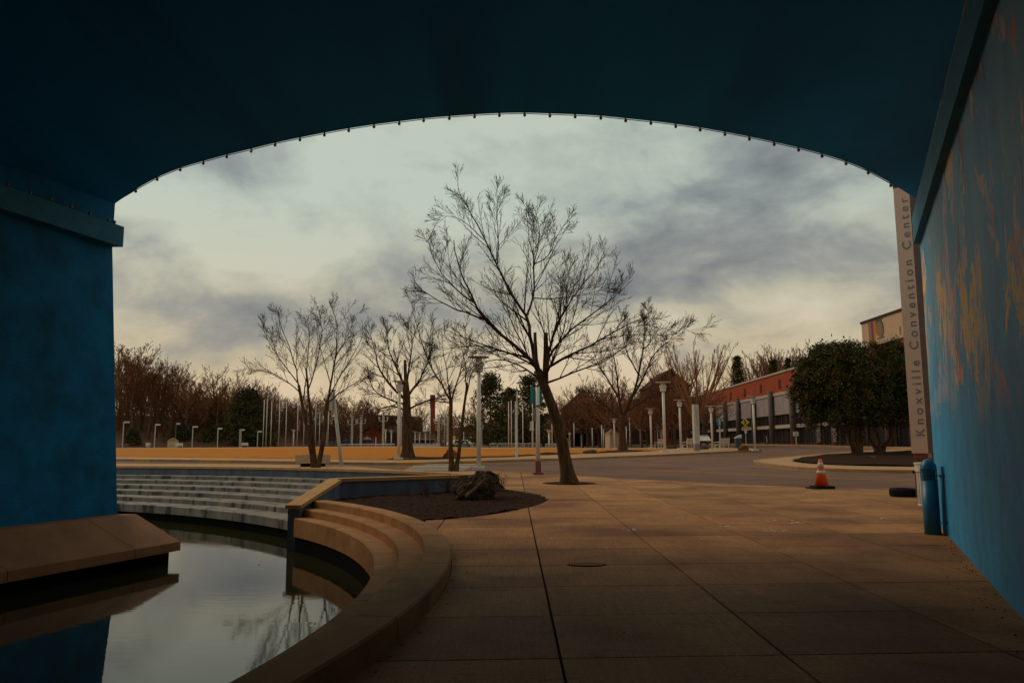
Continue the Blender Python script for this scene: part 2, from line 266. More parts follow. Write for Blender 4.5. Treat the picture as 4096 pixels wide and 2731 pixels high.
# ------------------------------------------------------------------ mesh helpers
class MB:
    def __init__(s): s.v = []; s.f = []
    def add(s, vs, fs):
        o = len(s.v); s.v += [tuple(p) for p in vs]; s.f += [tuple(i + o for i in q) for q in fs]; return s
    def box(s, c, d, rz=0.0):
        x, y, z = d[0] / 2, d[1] / 2, d[2] / 2; cc, ss = math.cos(rz), math.sin(rz); vs = []
        for k in (-z, z):
            for i, j in ((-x, -y), (x, -y), (x, y), (-x, y)): vs.append((c[0] + i * cc - j * ss, c[1] + i * ss + j * cc, c[2] + k))
        return s.add(vs, [(3, 2, 1, 0), (4, 5, 6, 7), (0, 1, 5, 4), (1, 2, 6, 5), (2, 3, 7, 6), (3, 0, 4, 7)])
    def hexa(s, a, b):        # two quads (lists of 4 points) joined
        return s.add(list(a) + list(b), [(3, 2, 1, 0), (4, 5, 6, 7), (0, 1, 5, 4), (1, 2, 6, 5), (2, 3, 7, 6), (3, 0, 4, 7)])
    def tube(s, pts, rad, n=8, cap=True, phase=0.0):
        pts = [Vector(p) for p in pts]; m = len(pts); o = len(s.v)
        up = Vector((0, 0, 1))
        for i, p in enumerate(pts):
            d = (pts[min(i + 1, m - 1)] - pts[max(i - 1, 0)]).normalized()
            a = d.cross(Vector((0, 1, 0.01)) if abs(d.z) > 0.7 else up).normalized(); b = d.cross(a)
            r = rad[i] if hasattr(rad, '__len__') else rad
            for k in range(n):
                t = 2 * math.pi * k / n + phase; s.v.append(tuple(p + a * (math.cos(t) * r) + b * (math.sin(t) * r)))
        for i in range(m - 1):
            for k in range(n):
                k2 = (k + 1) % n; s.f.append((o + i * n + k, o + i * n + k2, o + (i + 1) * n + k2, o + (i + 1) * n + k))
        if cap:
            s.f.append(tuple(o + k for k in range(n - 1, -1, -1))); s.f.append(tuple(o + (m - 1) * n + k for k in range(n)))
        return s
    def cyl(s, x, y, z0, z1, r0, r1=None, n=12): return s.tube([(x, y, z0), (x, y, z1)], [r0, r0 if r1 is None else r1], n)
    def lathe(s, prof, n=16, c=(0, 0, 0)):
        o = len(s.v); m = len(prof)
        for r, z in prof:
            for k in range(n):
                t = 2 * math.pi * k / n; s.v.append((c[0] + r * math.cos(t), c[1] + r * math.sin(t), c[2] + z))
        for i in range(m - 1):
            for k in range(n):
                k2 = (k + 1) % n; s.f.append((o + i * n + k, o + i * n + k2, o + (i + 1) * n + k2, o + (i + 1) * n + k))
        s.f.append(tuple(o + k for k in range(n - 1, -1, -1))); s.f.append(tuple(o + (m - 1) * n + k for k in range(n)))
        return s
    def prism(s, poly, zt, zb):      # poly of (x,y); zt, zb numbers or functions
        m = len(poly); o = len(s.v); ft = zt if callable(zt) else (lambda x, y: zt); fb = zb if callable(zb) else (lambda x, y: zb)
        for x, y in poly: s.v.append((x, y, fb(x, y)))
        for x, y in poly: s.v.append((x, y, ft(x, y)))
        s.f.append(tuple(o + k for k in range(m - 1, -1, -1))); s.f.append(tuple(o + m + k for k in range(m)))
        for k in range(m):
            k2 = (k + 1) % m; s.f.append((o + k, o + k2, o + m + k2, o + m + k))
        return s
    def ball(s, c, r, n=8, sz=1.0):
        k = n // 2 + 1
        return s.lathe([(max(1e-4, r * math.sin(math.pi * i / k)), -r * sz * math.cos(math.pi * i / k)) for i in range(k + 1)], n, c)
    def mesh(s, name='m'):
        me = bpy.data.meshes.new(name); me.from_pydata(s.v, [], s.f); me.update(); return me
def link(name, me, m, parent=None, smooth=False):
    o = bpy.data.objects.new(name, me); COL.objects.link(o)
    if m and not me.materials: me.materials.append(m)
    if parent: o.parent = parent
    if smooth: me.polygons.foreach_set('use_smooth', [True] * len(me.polygons))
    return o
def P(parent, name, mb, m, smooth=False, label=None, kind=None):
    o = link(name, mb.mesh(name), m, parent, smooth)
    if label: o['label'] = label
    if kind: o['kind'] = kind
    return o
def T(name, label, cat, loc=(0, 0, 0), group=None, rz=0.0, sc=1.0):
    o = bpy.data.objects.new(name, None); COL.objects.link(o); o.empty_display_size = 0.2
    o.location = loc; o.rotation_euler = (0, 0, rz); o.scale = (sc, sc, sc); return tag(o, label, cat, group)
def tag(o, label, cat, group=None):
    o['label'] = label; o['category'] = cat
    if group: o['group'] = group
    return o
def ST(name, mb, m, smooth=False, kind='structure', label=None):
    o = link(name, mb.mesh(name), m, None, smooth); o['kind'] = kind
    if label: o['label'] = label
    return o
def dup(root, label, loc=None, rz=None, sc=None, group=None):
    r = root.copy(); COL.objects.link(r); r['label'] = label
    if loc is not None: r.location = loc
    if rz is not None: r.rotation_euler = (0, 0, rz)
    if sc is not None: r.scale = sc if hasattr(sc, '__len__') else (sc, sc, sc)
    if group: r['group'] = group
    for ch in root.children:
        c = ch.copy(); COL.objects.link(c); c.parent = r
        for q in ch.children:
            d = q.copy(); COL.objects.link(d); d.parent = c
    return r
def clip(poly, cell):                 # Sutherland-Hodgman, cell convex and counter-clockwise
    outp = poly
    n = len(cell)
    for i in range(n):
        a, b = cell[i], cell[(i + 1) % n]; inp = outp; outp = []
        if not inp: return []
        ex, ey = b[0] - a[0], b[1] - a[1]
        side = lambda p: ex * (p[1] - a[1]) - ey * (p[0] - a[0])
        for k in range(len(inp)):
            p, q = inp[k], inp[(k + 1) % len(inp)]; sp, sq = side(p), side(q)
            if sp >= 0: outp.append(p)
            if (sp >= 0) != (sq >= 0):
                t = sp / (sp - sq); outp.append((p[0] + t * (q[0] - p[0]), p[1] + t * (q[1] - p[1])))
    cl_ = []
    for p in outp:
        if not cl_ or (abs(p[0] - cl_[-1][0]) + abs(p[1] - cl_[-1][1])) > 1e-4: cl_.append(p)
    return cl_ if len(cl_) > 2 else []
def area(p): return 0.5 * abs(sum(p[i][0] * p[(i + 1) % len(p)][1] - p[(i + 1) % len(p)][0] * p[i][1] for i in range(len(p))))
def inside(p, poly):
    c = False; n = len(poly)
    for i in range(n):
        a, b = poly[i], poly[i - 1]
        if (a[1] > p[1]) != (b[1] > p[1]) and p[0] < (b[0] - a[0]) * (p[1] - a[1]) / (b[1] - a[1]) + a[0]: c = not c
    return c
def drape(poly, zf, cell):
    mb = MB(); xs = [p[0] for p in poly]; ys = [p[1] for p in poly]; cx, cy = cell if hasattr(cell, '__len__') else (cell, cell)
    i0, i1 = math.floor(min(xs) / cx), math.ceil(max(xs) / cx); j0, j1 = math.floor(min(ys) / cy), math.ceil(max(ys) / cy)
    for i in range(i0, i1):
        strip = clip(poly, [(i * cx, -1e4), ((i + 1) * cx, -1e4), ((i + 1) * cx, 1e4), (i * cx, 1e4)])
        if not strip: continue
        for j in range(j0, j1):
            q = clip(strip, [(-1e4, j * cy), (1e4, j * cy), (1e4, (j + 1) * cy), (-1e4, (j + 1) * cy)])
            if len(q) > 2 and area(q) > 1e-5: mb.add([(x, y, zf(x, y)) for x, y in q], [tuple(range(len(q)))])
    bm = bmesh.new(); me = mb.mesh(); bm.from_mesh(me); bmesh.ops.remove_doubles(bm, verts=bm.verts, dist=0.003)
    for f_ in bm.faces:
        if f_.normal.z < 0: f_.normal_flip()
    mb2 = MB(); bm.verts.index_update(); mb2.v = [tuple(v.co) for v in bm.verts]; mb2.f = [tuple(v.index for v in f_.verts) for f_ in bm.faces]; bm.free(); bpy.data.meshes.remove(me)
    return mb2
def xy(pxs, off=0.0): return [(gr(a, b, off).x, gr(a, b, off).y) for a, b in pxs]
def resamp(pl, n):
    d = [0]
    for a, b in zip(pl, pl[1:]): d.append(d[-1] + math.dist(a, b))
    return [tuple(np.interp(d[-1] * k / (n - 1), d, [p[i] for p in pl]) for i in range(len(pl[0]))) for k in range(n)]
def smoothpl(pl, n, it=2):
    for _ in range(it):
        q = [pl[0]]
        for a, b in zip(pl, pl[1:]):
            q += [tuple(.75 * u + .25 * v for u, v in zip(a, b)), tuple(.25 * u + .75 * v for u, v in zip(a, b))]
        pl = q + [pl[-1]]
    return resamp(pl, n)
def ribbon(pl, wd, z0, z1, side=0.0):   # solid band along a plan polyline; z0,z1 offsets over ground; side -1..1 shifts it
    mb = MB(); n = len(pl); L = []; 
    for i in range(n):
        a, b = pl[max(i - 1, 0)], pl[min(i + 1, n - 1)]; dx, dy = b[0] - a[0], b[1] - a[1]; l = math.hypot(dx, dy) or 1; nx, ny = -dy / l, dx / l
        p = pl[i]; h0 = (side - 1) * wd / 2; h1 = (side + 1) * wd / 2
        A = (p[0] + nx * h0, p[1] + ny * h0); B = (p[0] + nx * h1, p[1] + ny * h1); g0, g1 = gz(*A), gz(*B)
        L.append([(A[0], A[1], g0 + z0), (B[0], B[1], g1 + z0), (B[0], B[1], g1 + z1), (A[0], A[1], g0 + z1)])
    for i in range(n - 1): mb.hexa(L[i], L[i + 1])
    return mb
def loft_arc(C, prof, a0, a1, n):
    mb = MB(); m = len(prof)
    for i in range(n + 1):
        a = math.radians(a0 + (a1 - a0) * i / n)
        for r, z in prof: mb.v.append((C[0] + r * math.cos(a), C[1] + r * math.sin(a), z))
    for i in range(n):
        for k in range(m):
            k2 = (k + 1) % m; mb.f.append((i * m + k, i * m + k2, (i + 1) * m + k2, (i + 1) * m + k))
    mb.f.append(tuple(range(m - 1, -1, -1))); mb.f.append(tuple(n * m + k for k in range(m)))
    return mb
def fixn(o):
    bm = bmesh.new(); bm.from_mesh(o.data); bmesh.ops.recalc_face_normals(bm, faces=bm.faces); bm.to_mesh(o.data); bm.free(); return o
def textmesh(s, size, depth=0.004, space=1.0, align='LEFT'):
    c = bpy.data.curves.new('t', 'FONT'); c.body = s; c.size = size; c.extrude = depth; c.space_character = space; c.align_x = align
    o = bpy.data.objects.new('t', c); COL.objects.link(o); bpy.context.view_layer.update()
    me = bpy.data.meshes.new_from_object(o.evaluated_get(bpy.context.evaluated_depsgraph_get())); bpy.data.objects.remove(o); me.materials.clear(); return me
def letters(parent, me, m):          # one part for each letter
    bm = bmesh.new(); bm.from_mesh(me); bm.verts.ensure_lookup_table(); seen = set(); isl_ = []
    key = me.get('axis', 0)
    for v in bm.verts:
        if v.index in seen: continue
        st_ = [v]; comp = []; seen.add(v.index)
        while st_:
            u = st_.pop(); comp.append(u.index)
            for e_ in u.link_edges:
                w_ = e_.other_vert(u)
                if w_.index not in seen: seen.add(w_.index); st_.append(w_)
        isl_.append(comp)
    g_ = []
    for comp in isl_:
        lo_ = min(bm.verts[i].co[key] for i in comp); hi_ = max(bm.verts[i].co[key] for i in comp)
        for q_ in g_:
            if min(hi_, q_[1]) - max(lo_, q_[0]) > .5 * min(hi_ - lo_, q_[1] - q_[0]): q_[0] = min(lo_, q_[0]); q_[1] = max(hi_, q_[1]); q_[2] |= set(comp); break
        else: g_.append([lo_, hi_, set(comp)])
    for lo_, hi_, cs in g_:
        ids = sorted(cs); mp_ = {i: k for k, i in enumerate(ids)}; q = MB(); q.v = [tuple(bm.verts[i].co) for i in ids]; q.f = [tuple(mp_[v.index] for v in f_.verts) for f_ in bm.faces if f_.verts[0].index in cs]
        fixn(P(parent, 'letter', q, m))
    bm.free()
RNG = random.Random(7)

# ------------------------------------------------------------------ outlines on the ground (photo pixels -> plan)
C1 = (-17.0, 9.0); RS = [16.25, 15.90, 15.55, 15.20]; ZS = [0.20, 0.03, -0.14]; ZW = -0.90; ZP = -0.57
C2 = (-23.5, 6.8); RCAP = 27.65
near_px = [(200, 1851), (480, 1853), (1000, 1856), (1300, 1860), (1450, 1866), (1575, 1878), (1700, 1885), (1850, 1884), (1932, 1882), (2070, 1889), (2200, 1897), (2480, 1913), (2900, 1934), (3150, 1945), (3400, 1953), (3660, 1956)]
near = smoothpl(xy(near_px), 90)
near.append((18.0, near[-1][1] - 0.3))
far_px = [(200, 1841), (480, 1843), (830, 1847), (1050, 1851), (1500, 1859), (1588, 1859), (1704, 1857), (1829, 1853), (1957, 1849), (2144, 1843), (2282, 1840), (2400, 1834), (2505, 1830), (2600, 1826), (2779, 1817), (2900, 1811), (3000, 1807), (3035, 1804)]
kerbl = smoothpl(xy(far_px), 110)
def near_y(x): return float(np.interp(x, [p[0] for p in near], [p[1] for p in near]))

# ground sheet (dropped where pool and plaza are built)
def grid_ground():
    xs = sorted(set([-500, -400, -300, -240, -200, -170] + list(range(-150, -60, 6)) + [i * 1.5 for i in range(-40, 16)] + list(range(24, 90, 3)) + list(range(90, 200, 12)) + [220, 260, 320, 400, 500]))
    ys = sorted(set([-120, -80, -60, -45] + [i * 1.5 for i in range(-28, 42)] + list(range(63, 130, 3)) + list(range(132, 260, 8)) + [280, 320, 400, 500, 700, 1000]))
    mb = MB(); nx = len(xs)
    for y in ys:
        for x in xs:
            z = gz(x, y) - 0.03
            if -62 < x < 19 and y < near_y(x) + 0.8: z = -1.3
            mb.v.append((x, y, z))
    for j in range(len(ys) - 1):
        for i in range(nx - 1): mb.f.append((j * nx + i, j * nx + i + 1, (j + 1) * nx + i + 1, (j + 1) * nx + i))
    return mb
ST('ground', grid_ground(), M_dirt, True)
ST('pool_water', MB().add([(-70, -30, ZW), (1, -30, ZW), (1, 40, ZW), (-70, 40, ZW)], [(0, 1, 2, 3)]), M_water)

# road
rd = [tuple(p) for p in near] + [(45, near[-1][1] - 2), (60, 60)] + xy([(3640, 1781), (3300, 1785), (3050, 1790), (2850, 1797)]) + [kerbl[-12]] + [tuple(p) for p in kerbl[:-12][::-1]]
ROAD = ST('road', drape(rd, lambda x, y: gz(x, y), 3.0), M_asph, True)

# far block: pavement, kerb, lawn
back_px = [(2990, 1798), (2880, 1796), (2640, 1795), (2270, 1794), (1900, 1792), (1750, 1788), (1500, 1787), (1050, 1790), (480, 1794), (200, 1796)]
blk = [tuple(p) for p in kerbl] + xy(back_px)
ST('far_pavement', drape(blk, lambda x, y: gz(x, y) + .13, 4.0), M_side, True)
kb = ribbon([tuple(p) for p in kerbl], 0.30, -0.06, 0.137, -0.6)
ST('far_kerb', kb, M_kerb)
lawn_front = [(200, 1823), (480, 1826), (1050, 1833), (1500, 1839), (1582, 1840), (1718, 1838), (1838, 1835), (1950, 1830), (2060, 1827), (2158, 1821), (2273, 1817), (2428, 1811), (2607, 1804), (2658, 1798)]
lawn_back = [(2640, 1795.6), (2270, 1794.8), (1900, 1793), (1750, 1788.6), (1500, 1787.6), (1050, 1790.6), (480, 1794.6), (200, 1796.8)]
LAWN = xy(lawn_front, .13) + xy(lawn_back, .13)
ST('lawn', drape(LAWN, lambda x, y: gz(x, y) + .145 + .012 * math.sin(x * 1.7) * math.sin(y * 1.3), 2.0), M_grass, True)
# painted kerb ramps
def band(name, pxs, m, wd, z0, z1, n=14, side=0.0):
    return P(ROAD, name, ribbon(smoothpl(xy(pxs), n), wd, z0, z1, side), m)
band('painted_kerb', [(500, 1843), (560, 1844), (610, 1845)], M_yel, 0.32, -0.03, 0.141, side=-0.55)
band('painted_kerb', [(810, 1847), (880, 1848), (938, 1849)], M_yel, 0.32, -0.03, 0.141, side=-0.55)
band('painted_kerb', [(1588, 1859), (1640, 1859), (1690, 1858)], M_yel, 0.32, -0.03, 0.141, side=-0.55)
band('painted_kerb', [(1845, 1853), (1900, 1851), (1950, 1849)], M_yel, 0.32, -0.03, 0.141, side=-0.55)
# markings
band('yellow_edge_line', [(1932, 1881), (2070, 1888), (2200, 1896), (2400, 1907.5)], M_yel, 0.13, 0.004, 0.010, 24)
band('yellow_edge_line', [(3530, 1953.5), (3600, 1954)], M_yel, 0.12, 0.004, 0.010, 6)
band('yellow_centre_line', [(2525, 1875), (2700, 1882), (2900, 1892), (3100, 1904), (3350, 1916), (3660, 1922)], M_yel, 0.13, 0.004, 0.009, 40)
band('yellow_centre_line', [(2525, 1877.5), (2700, 1885), (2800, 1890)], M_yel, 0.12, 0.004, 0.009, 20)
band('yellow_centre_line', [(2620, 1846), (2800, 1840), (3000, 1830), (3150, 1821), (3280, 1809)], M_yel, 0.14, 0.004, 0.009, 30)
for k in range(5):
    t = k / 4.0; band('crosswalk_bar', [(1607 + 58 * t, 1881.5 - 23 * t), (1858 + 45 * t, 1880.8 - 24 * t)], M_whitep, 0.34 + 0.06 * k, 0.004, 0.009, 6)
# storm drain under the far kerb
P(ROAD, 'storm_drain', ribbon(smoothpl(xy([(1430, 1856.5), (1522, 1857.5)]), 6), 0.2, 0.02, 0.10, -0.9), M_dark)
# dark mulch round the lawn trees
def mulch_px(name, pxs, off=0.16):
    return ST(name, drape(xy(pxs, .13), lambda x, y: gz(x, y) + off + .02 * math.sin(x * 5.1) * math.sin(y * 4.3), 1.0), M_mulch, True)
mulch_px('mulch_bed', [(1545, 1838), (1600, 1839.2), (1718, 1837.3), (1838, 1834.3), (1950, 1829.3), (2060, 1826.3), (2158, 1820.4), (2110, 1818), (2050, 1823), (1950, 1826), (1840, 1829), (1720, 1829), (1640, 1827), (1580, 1831)])
mulch_px('mulch_bed', [(2160, 1820), (2273, 1816.4), (2330, 1814), (2240, 1811), (2190, 1809.5), (2160, 1812)])
mulch_px('mulch_bed', [(2360, 1812.7), (2428, 1810.4), (2607, 1803.4), (2560, 1801), (2490, 1799.5), (2430, 1803)])

# near left pavement beyond the pool wall
sw = [tuple(p) for p in near if p[0] < -1.2]
arc_out = [(C2[0] + 28.0 * math.cos(math.radians(a)), C2[1] + 28.0 * math.sin(math.radians(a))) for a in range(37, 106, 3)]
ST('pavement', MB().prism([tuple(p) for p in sw][::-1][0:0] or (arc_out + [(-40, 45)] + sw), lambda x, y: gz(x, y), -1.2), M_side)

# plaza: dark bed with the concrete slabs on it
TW_R = 0.44; TW_L = 0.33; YE = 14.4; YL = 17.0
def YA(px): return YL + (YE - YL) * (px - 450) / (3684 - 450)
WR0 = Vector((7.72, YE, .08)); WL0 = aty(478, 2055, YL)
bed_px = [(1700, 2080), (1802, 2074), (1904, 2065), (1989, 2053), (2074, 2038), (2135, 2024), (2176, 2009), (2188, 1999), (2176, 1989), (2125, 1973), (2074, 1966), (1999, 1958)]
bed = smoothpl(xy(bed_px), 40)
Epx = atz(1985, 1893, .66); Bpx = atz(1345, 1912, .66); Apx = atz(1200, 2090, -.30); Apx = Apx - (Bpx - Apx).normalized() * .38; Apx.z = -.30
def onC1(r, a): return (C1[0] + r * math.cos(math.radians(a)), C1[1] + r * math.sin(math.radians(a)))
arc1 = [onC1(16.26, a) for a in range(-62, 19, 2)]
plaza = arc1 + bed + [(Epx.x + .3, Epx.y + .4)] + [tuple(p) for p in near if p[0] >= -1.2] + [(18, 14.6), (WR0.x + .3, 14.6), (WR0.x + .1, YE), (WR0.x + .1 - TW_R * 24, YE - 24)]
PLAZA = ST('plaza_pavement', drape(plaza, lambda x, y: gz(x, y) - .03, 3.0), M_joint)
slabs = []
for i in range(-3, 9):
    for j in range(-4, 26):
        x0, x1 = .35 + 1.69 * i + .012, .35 + 1.69 * (i + 1) - .012; y0, y1 = 6.02 + 1.37 * j + .009, 6.02 + 1.37 * (j + 1) - .009
        sh = .035
        q = clip(plaza, [(x0, y0 + sh * x0), (x1, y0 + sh * x1), (x1, y1 + sh * x1), (x0, y1 + sh * x0)])
        if len(q) < 3 or area(q) < 0.02: continue
        mx = sum(p[0] for p in q) / len(q); my = sum(p[1] for p in q) / len(q)
        if mx > .60 * my + 2.2: continue
        dz = RNG.uniform(-.002, .002)
        o = P(PLAZA, 'paving_slab', MB().prism(q, lambda x, y: gz(x, y) + dz, lambda x, y: gz(x, y) - .028), M_conc); slabs.append((o, mx, my))
# tree pit cut through the slabs
pit = gr(2279, 1932); PR = 0.92
cut = link('pit_cutter', MB().cyl(pit.x, pit.y, -1, 2, PR, PR, 28).mesh(), M_conc)
for o, mx, my in slabs:
    if math.hypot(mx - pit.x, my - pit.y) < 2.3:
        md = o.modifiers.new('b', 'BOOLEAN'); md.object = cut; md.operation = 'DIFFERENCE'; md.solver = 'EXACT'
        bpy.context.view_layer.update(); me = bpy.data.meshes.new_from_object(o.evaluated_get(bpy.context.evaluated_depsgraph_get())); o.modifiers.clear()
        if len(me.polygons): o.data = me
bpy.data.objects.remove(cut)
ST('tree_pit_mulch', drape([(pit.x + PR * .99 * math.cos(a * .2244), pit.y + PR * .99 * math.sin(a * .2244)) for a in range(28)], lambda x, y: gz(x, y) - .026 + .018 * math.sin(x * 23) * math.sin(y * 19), .12), M_mulch, True)
# planting bed beside the steps
A2 = Vector((Apx.x, Apx.y)); B2 = Vector((Bpx.x, Bpx.y)); E2 = Vector((Epx.x, Epx.y))
bedpoly = [tuple(p) for p in bed] + [(E2.x + .2, E2.y), (B2.x, B2.y), (onC1(16.2, 41)[0], onC1(16.2, 41)[1])] + [onC1(16.24, a) for a in range(41, 18, -2)]
def bedz(x, y):
    return gz(x, y) + .012 + .035 * math.sin(x * 1.9 + 1) * math.sin(y * 1.6) + .02 * math.sin(x * 9.3) * math.sin(y * 8.1) + .014 * math.sin(x * 21.3 + y * 4) * math.sin(y * 18.7)
ST('planting_bed', drape(bedpoly, bedz, .16), M_mulch, True)
ST('bed_edging', ribbon(smoothpl(xy(bed_px[7:]), 20), .06, -.02, .03), M_olive)

# ------------------------------------------------------------------ steps, tiers and pool walls
th = .30
def side_of(p):                 # >0 on the plaza side of the sloping wall line A-B-E
    best = None
    for u, v in ((A2 + (A2 - B2), B2), (B2, E2 + (E2 - B2) * .3)):
        d = v - u; t_ = max(0, min(1, (Vector(p) - u).dot(d) / d.dot(d))); q_ = u + d * t_; dist = (Vector(p) - q_).length
        s_ = 1 if (d.x * (p[1] - u.y) - d.y * (p[0] - u.x)) < 0 else -1
        if best is None or dist < abs(best): best = s_ * dist
    return best
def hit(C, r, a_from, a_to, want):
    n_ = 600
    for i in range(n_ + 1):
        a_ = a_from + (a_to - a_from) * i / n_; p = (C[0] + r * math.cos(math.radians(a_)), C[1] + r * math.sin(math.radians(a_)))
        if want(side_of(p)): return a_
    return a_to
st = T('curved_steps', 'curved tan concrete steps leading down into the pool beside the plaza', 'steps', (0, 0, 0))
for k in range(3):
    r1, r0, z = RS[k], RS[k + 1], ZS[k]; c = .018
    a1 = min(hit(C1, r0, 15, 60, lambda s_: s_ < .12), hit(C1, r1, 15, 60, lambda s_: s_ < .12))
    if k == 2: a_low = a1
    prof = [(r0, -1.2), (r0, z - c), (r0 + c, z), (r1 - (c if k == 0 else 0), z), (r1, z - (c if k == 0 else 0)), (r1, -1.2)]
    if k == 2: prof = [(r0 + .10, -1.2), (r0 + .10, -.56), (r0, -.56)] + prof[1:]
    for s in range(12):          # cast in lengths with narrow joints
        b0 = -78 + (a1 + 78) * s / 12 + .03; b1 = -78 + (a1 + 78) * (s + 1) / 12 - .03
        fixn(P(st, 'step', loft_arc(C1, [(r - .002 if (k and r == r1) else r, z_) for r, z_ in prof], b0, b1, 12), M_step))
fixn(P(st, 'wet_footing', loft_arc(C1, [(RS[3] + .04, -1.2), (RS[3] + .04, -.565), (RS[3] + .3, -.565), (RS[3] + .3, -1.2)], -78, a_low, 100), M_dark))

tier_y = [1900, 1919, 1943, 1966, 1989, 2013]; tier_z = [.30, .165, .025, -.115, -.26, -.41]
tr = []
for yy, zz in zip(tier_y, tier_z):
    p = atz(478, yy, zz); tr.append(math.dist((p.x, p.y), C2))
tr = [float(v) for v in np.linspace(max(tr[0], 26.2) if tr[0] < 27.4 else 26.9, tr[-1], 6)]
tt = T('stepped_seating', 'pale stained concrete tiers curving round the far side of the pool', 'seating tiers', (0, 0, 0))
for k in range(6):
    r0 = tr[k]; r1 = tr[k - 1] - .003 if k else RCAP + .1; z = tier_z[k]
    a0_ = max(hit(C2, r0, 62, 25, lambda s_: s_ > -.10), hit(C2, r1 - .02, 62, 25, lambda s_: s_ > -.10)) - .2; da_ = (103 - a0_) / 7
    for s in range(7):
        b0 = a0_ + da_ * s + .025; b1 = a0_ + da_ * (s + 1) - .025
        fixn(P(tt, 'tier', loft_arc(C2, [(r0, -1.2 if k < 5 else -.66), (r0, z - .015), (r0 + .015, z), (r1, z), (r1, -1.2 if k < 5 else -.66)], b0, b1, 10), M_tier))
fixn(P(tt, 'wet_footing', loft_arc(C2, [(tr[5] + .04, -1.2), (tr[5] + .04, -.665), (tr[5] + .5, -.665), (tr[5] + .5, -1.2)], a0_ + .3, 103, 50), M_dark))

fw = T('pool_wall', 'long curved grey wall with thin orange coping above the far pool tiers', 'wall', (0, 0, 0))
fixn(P(fw, 'wall_face', loft_arc(C2, [(RCAP + .06, -1.0), (RCAP + .06, .575), (RCAP + .33, .575), (RCAP + .33, -1.0)], 37.0, 103, 80), M_wallg))
for s in range(13):
    b0 = 36.6 + 5.1 * s + .02; b1 = 36.6 + 5.1 * (s + 1) - .02
    fixn(P(fw, 'coping', loft_arc(C2, [(RCAP, .575), (RCAP, .66), (RCAP + .40, .66), (RCAP + .40, .575)], b0, b1, 6), M_copi))

sw_ = T('pool_wall', 'short dark grey wall with sloping orange coping between steps and tiers', 'wall', (0, 0, 0))
zA = aty(1185, 2018, Apx.y).z
def wallseg(p, q, th, zb, zp, zq, ov=0.0, nrm=None):
    d = (q - p).normalized(); n = Vector((-d.y, d.x)) * (th / 2 + ov)
    a = [(p.x - n.x, p.y - n.y), (q.x - n.x, q.y - n.y), (q.x + n.x, q.y + n.y), (p.x + n.x, p.y + n.y)]
    zt = [zp, zq, zq, zp]; zbb = zb if hasattr(zb, '__len__') else [zb] * 4
    return MB().hexa([(x, y, z) for (x, y), z in zip(a, zbb)], [(x, y, z) for (x, y), z in zip(a, zt)])
P(sw_, 'wall_face', wallseg(B2, E2, th, -1.0, .57, .57), M_wallg)
P(sw_, 'sloping_wall', wallseg(A2, B2 - (B2 - A2).normalized() * .002, th - .006, -1.2, zA - .09, .57), M_wallg)
dAB = (B2 - A2); mid = A2 + dAB * .55
def zat(t): return zA + (.66 - zA) * t
P(sw_, 'coping', wallseg(A2 - dAB.normalized() * .04, mid - dAB.normalized() * .008, th, [zat(-.01) - .09, zat(.55) - .09] * 1 + [zat(.55) - .09, zat(-.01) - .09], zat(-.01), zat(.55), .05), M_copi)
P(sw_, 'coping', wallseg(mid, B2 - dAB.normalized() * .004, th, [zat(.55) - .09, .57, .57, zat(.55) - .09], zat(.55), .66, .05), M_copi)
for k in range(3):
    a = B2 + (E2 - B2) * (k / 3); b = B2 + (E2 - B2) * ((k + 1) / 3 - .003)
    P(sw_, 'coping', wallseg(a, b, th, .572, .66, .66, .05), M_copi)

# ------------------------------------------------------------------ the viaduct overhead
br = T('viaduct', 'blue painted concrete viaduct arch spanning the whole view above', 'bridge', (0, 0, 0))
bulb_px = [(261, 470), (312, 440), (361, 413), (414, 391), (467, 376), (521, 361), (577, 348), (632, 334), (689, 322), (745, 311), (801, 301), (859, 292), (917, 285), (973, 278), (1032, 273), (1090, 269), (1147, 266), (1205, 265), (1263, 267), (1321, 269), (1380, 272), (1437, 278), (1495, 284), (1552, 291), (1608, 299), (1665, 309), (1721, 320), (1778, 332), (1834, 345), (1888, 359), (1943, 376), (1994, 397), (2046, 426)]
bulb_px = [(a / .57422, b / .57422) for a, b in bulb_px]
prof_px = [(449, 822)] + [(a, b - 10) for a, b in bulb_px[1:]] + [(3625, 770), (3684, 806)]
prof = [aty(a, b, YA(a)) for a, b in prof_px]
prof = smoothpl([(p.x, p.z, p.y) for p in prof], 70, 2)
NB = 30.0
mb = MB(); n = len(prof)
for t in np.linspace(0, NB, 12):
    for i, (x, z, y_) in enumerate(prof): mb.v.append((x - t * (TW_L + (TW_R - TW_L) * i / (n - 1)), y_ - t, z))
for k in range(11):
    for i in range(n - 1): mb.f.append((k * n + i, k * n + i + 1, (k + 1) * n + i + 1, (k + 1) * n + i))
fixn(P(br, 'arch_soffit', mb, M_soff, True))
top = 10.4
mb = MB()
for t in (0, NB):
    for i, (x, z, y_) in enumerate(prof): mb.v.append((x - t * (TW_L + (TW_R - TW_L) * i / (n - 1)), y_ - t, z + .01))
    for i, (x, z, y_) in enumerate(prof): mb.v.append((x - t * (TW_L + (TW_R - TW_L) * i / (n - 1)), y_ - t, top))
for i in range(n - 1):
    mb.f += [(i, i + 1, n + i + 1, n + i), (2 * n + i + 1, 2 * n + i, 3 * n + i, 3 * n + i + 1), (n + i, n + i + 1, 3 * n + i + 1, 3 * n + i)]
fixn(P(br, 'deck', mb, M_soff))
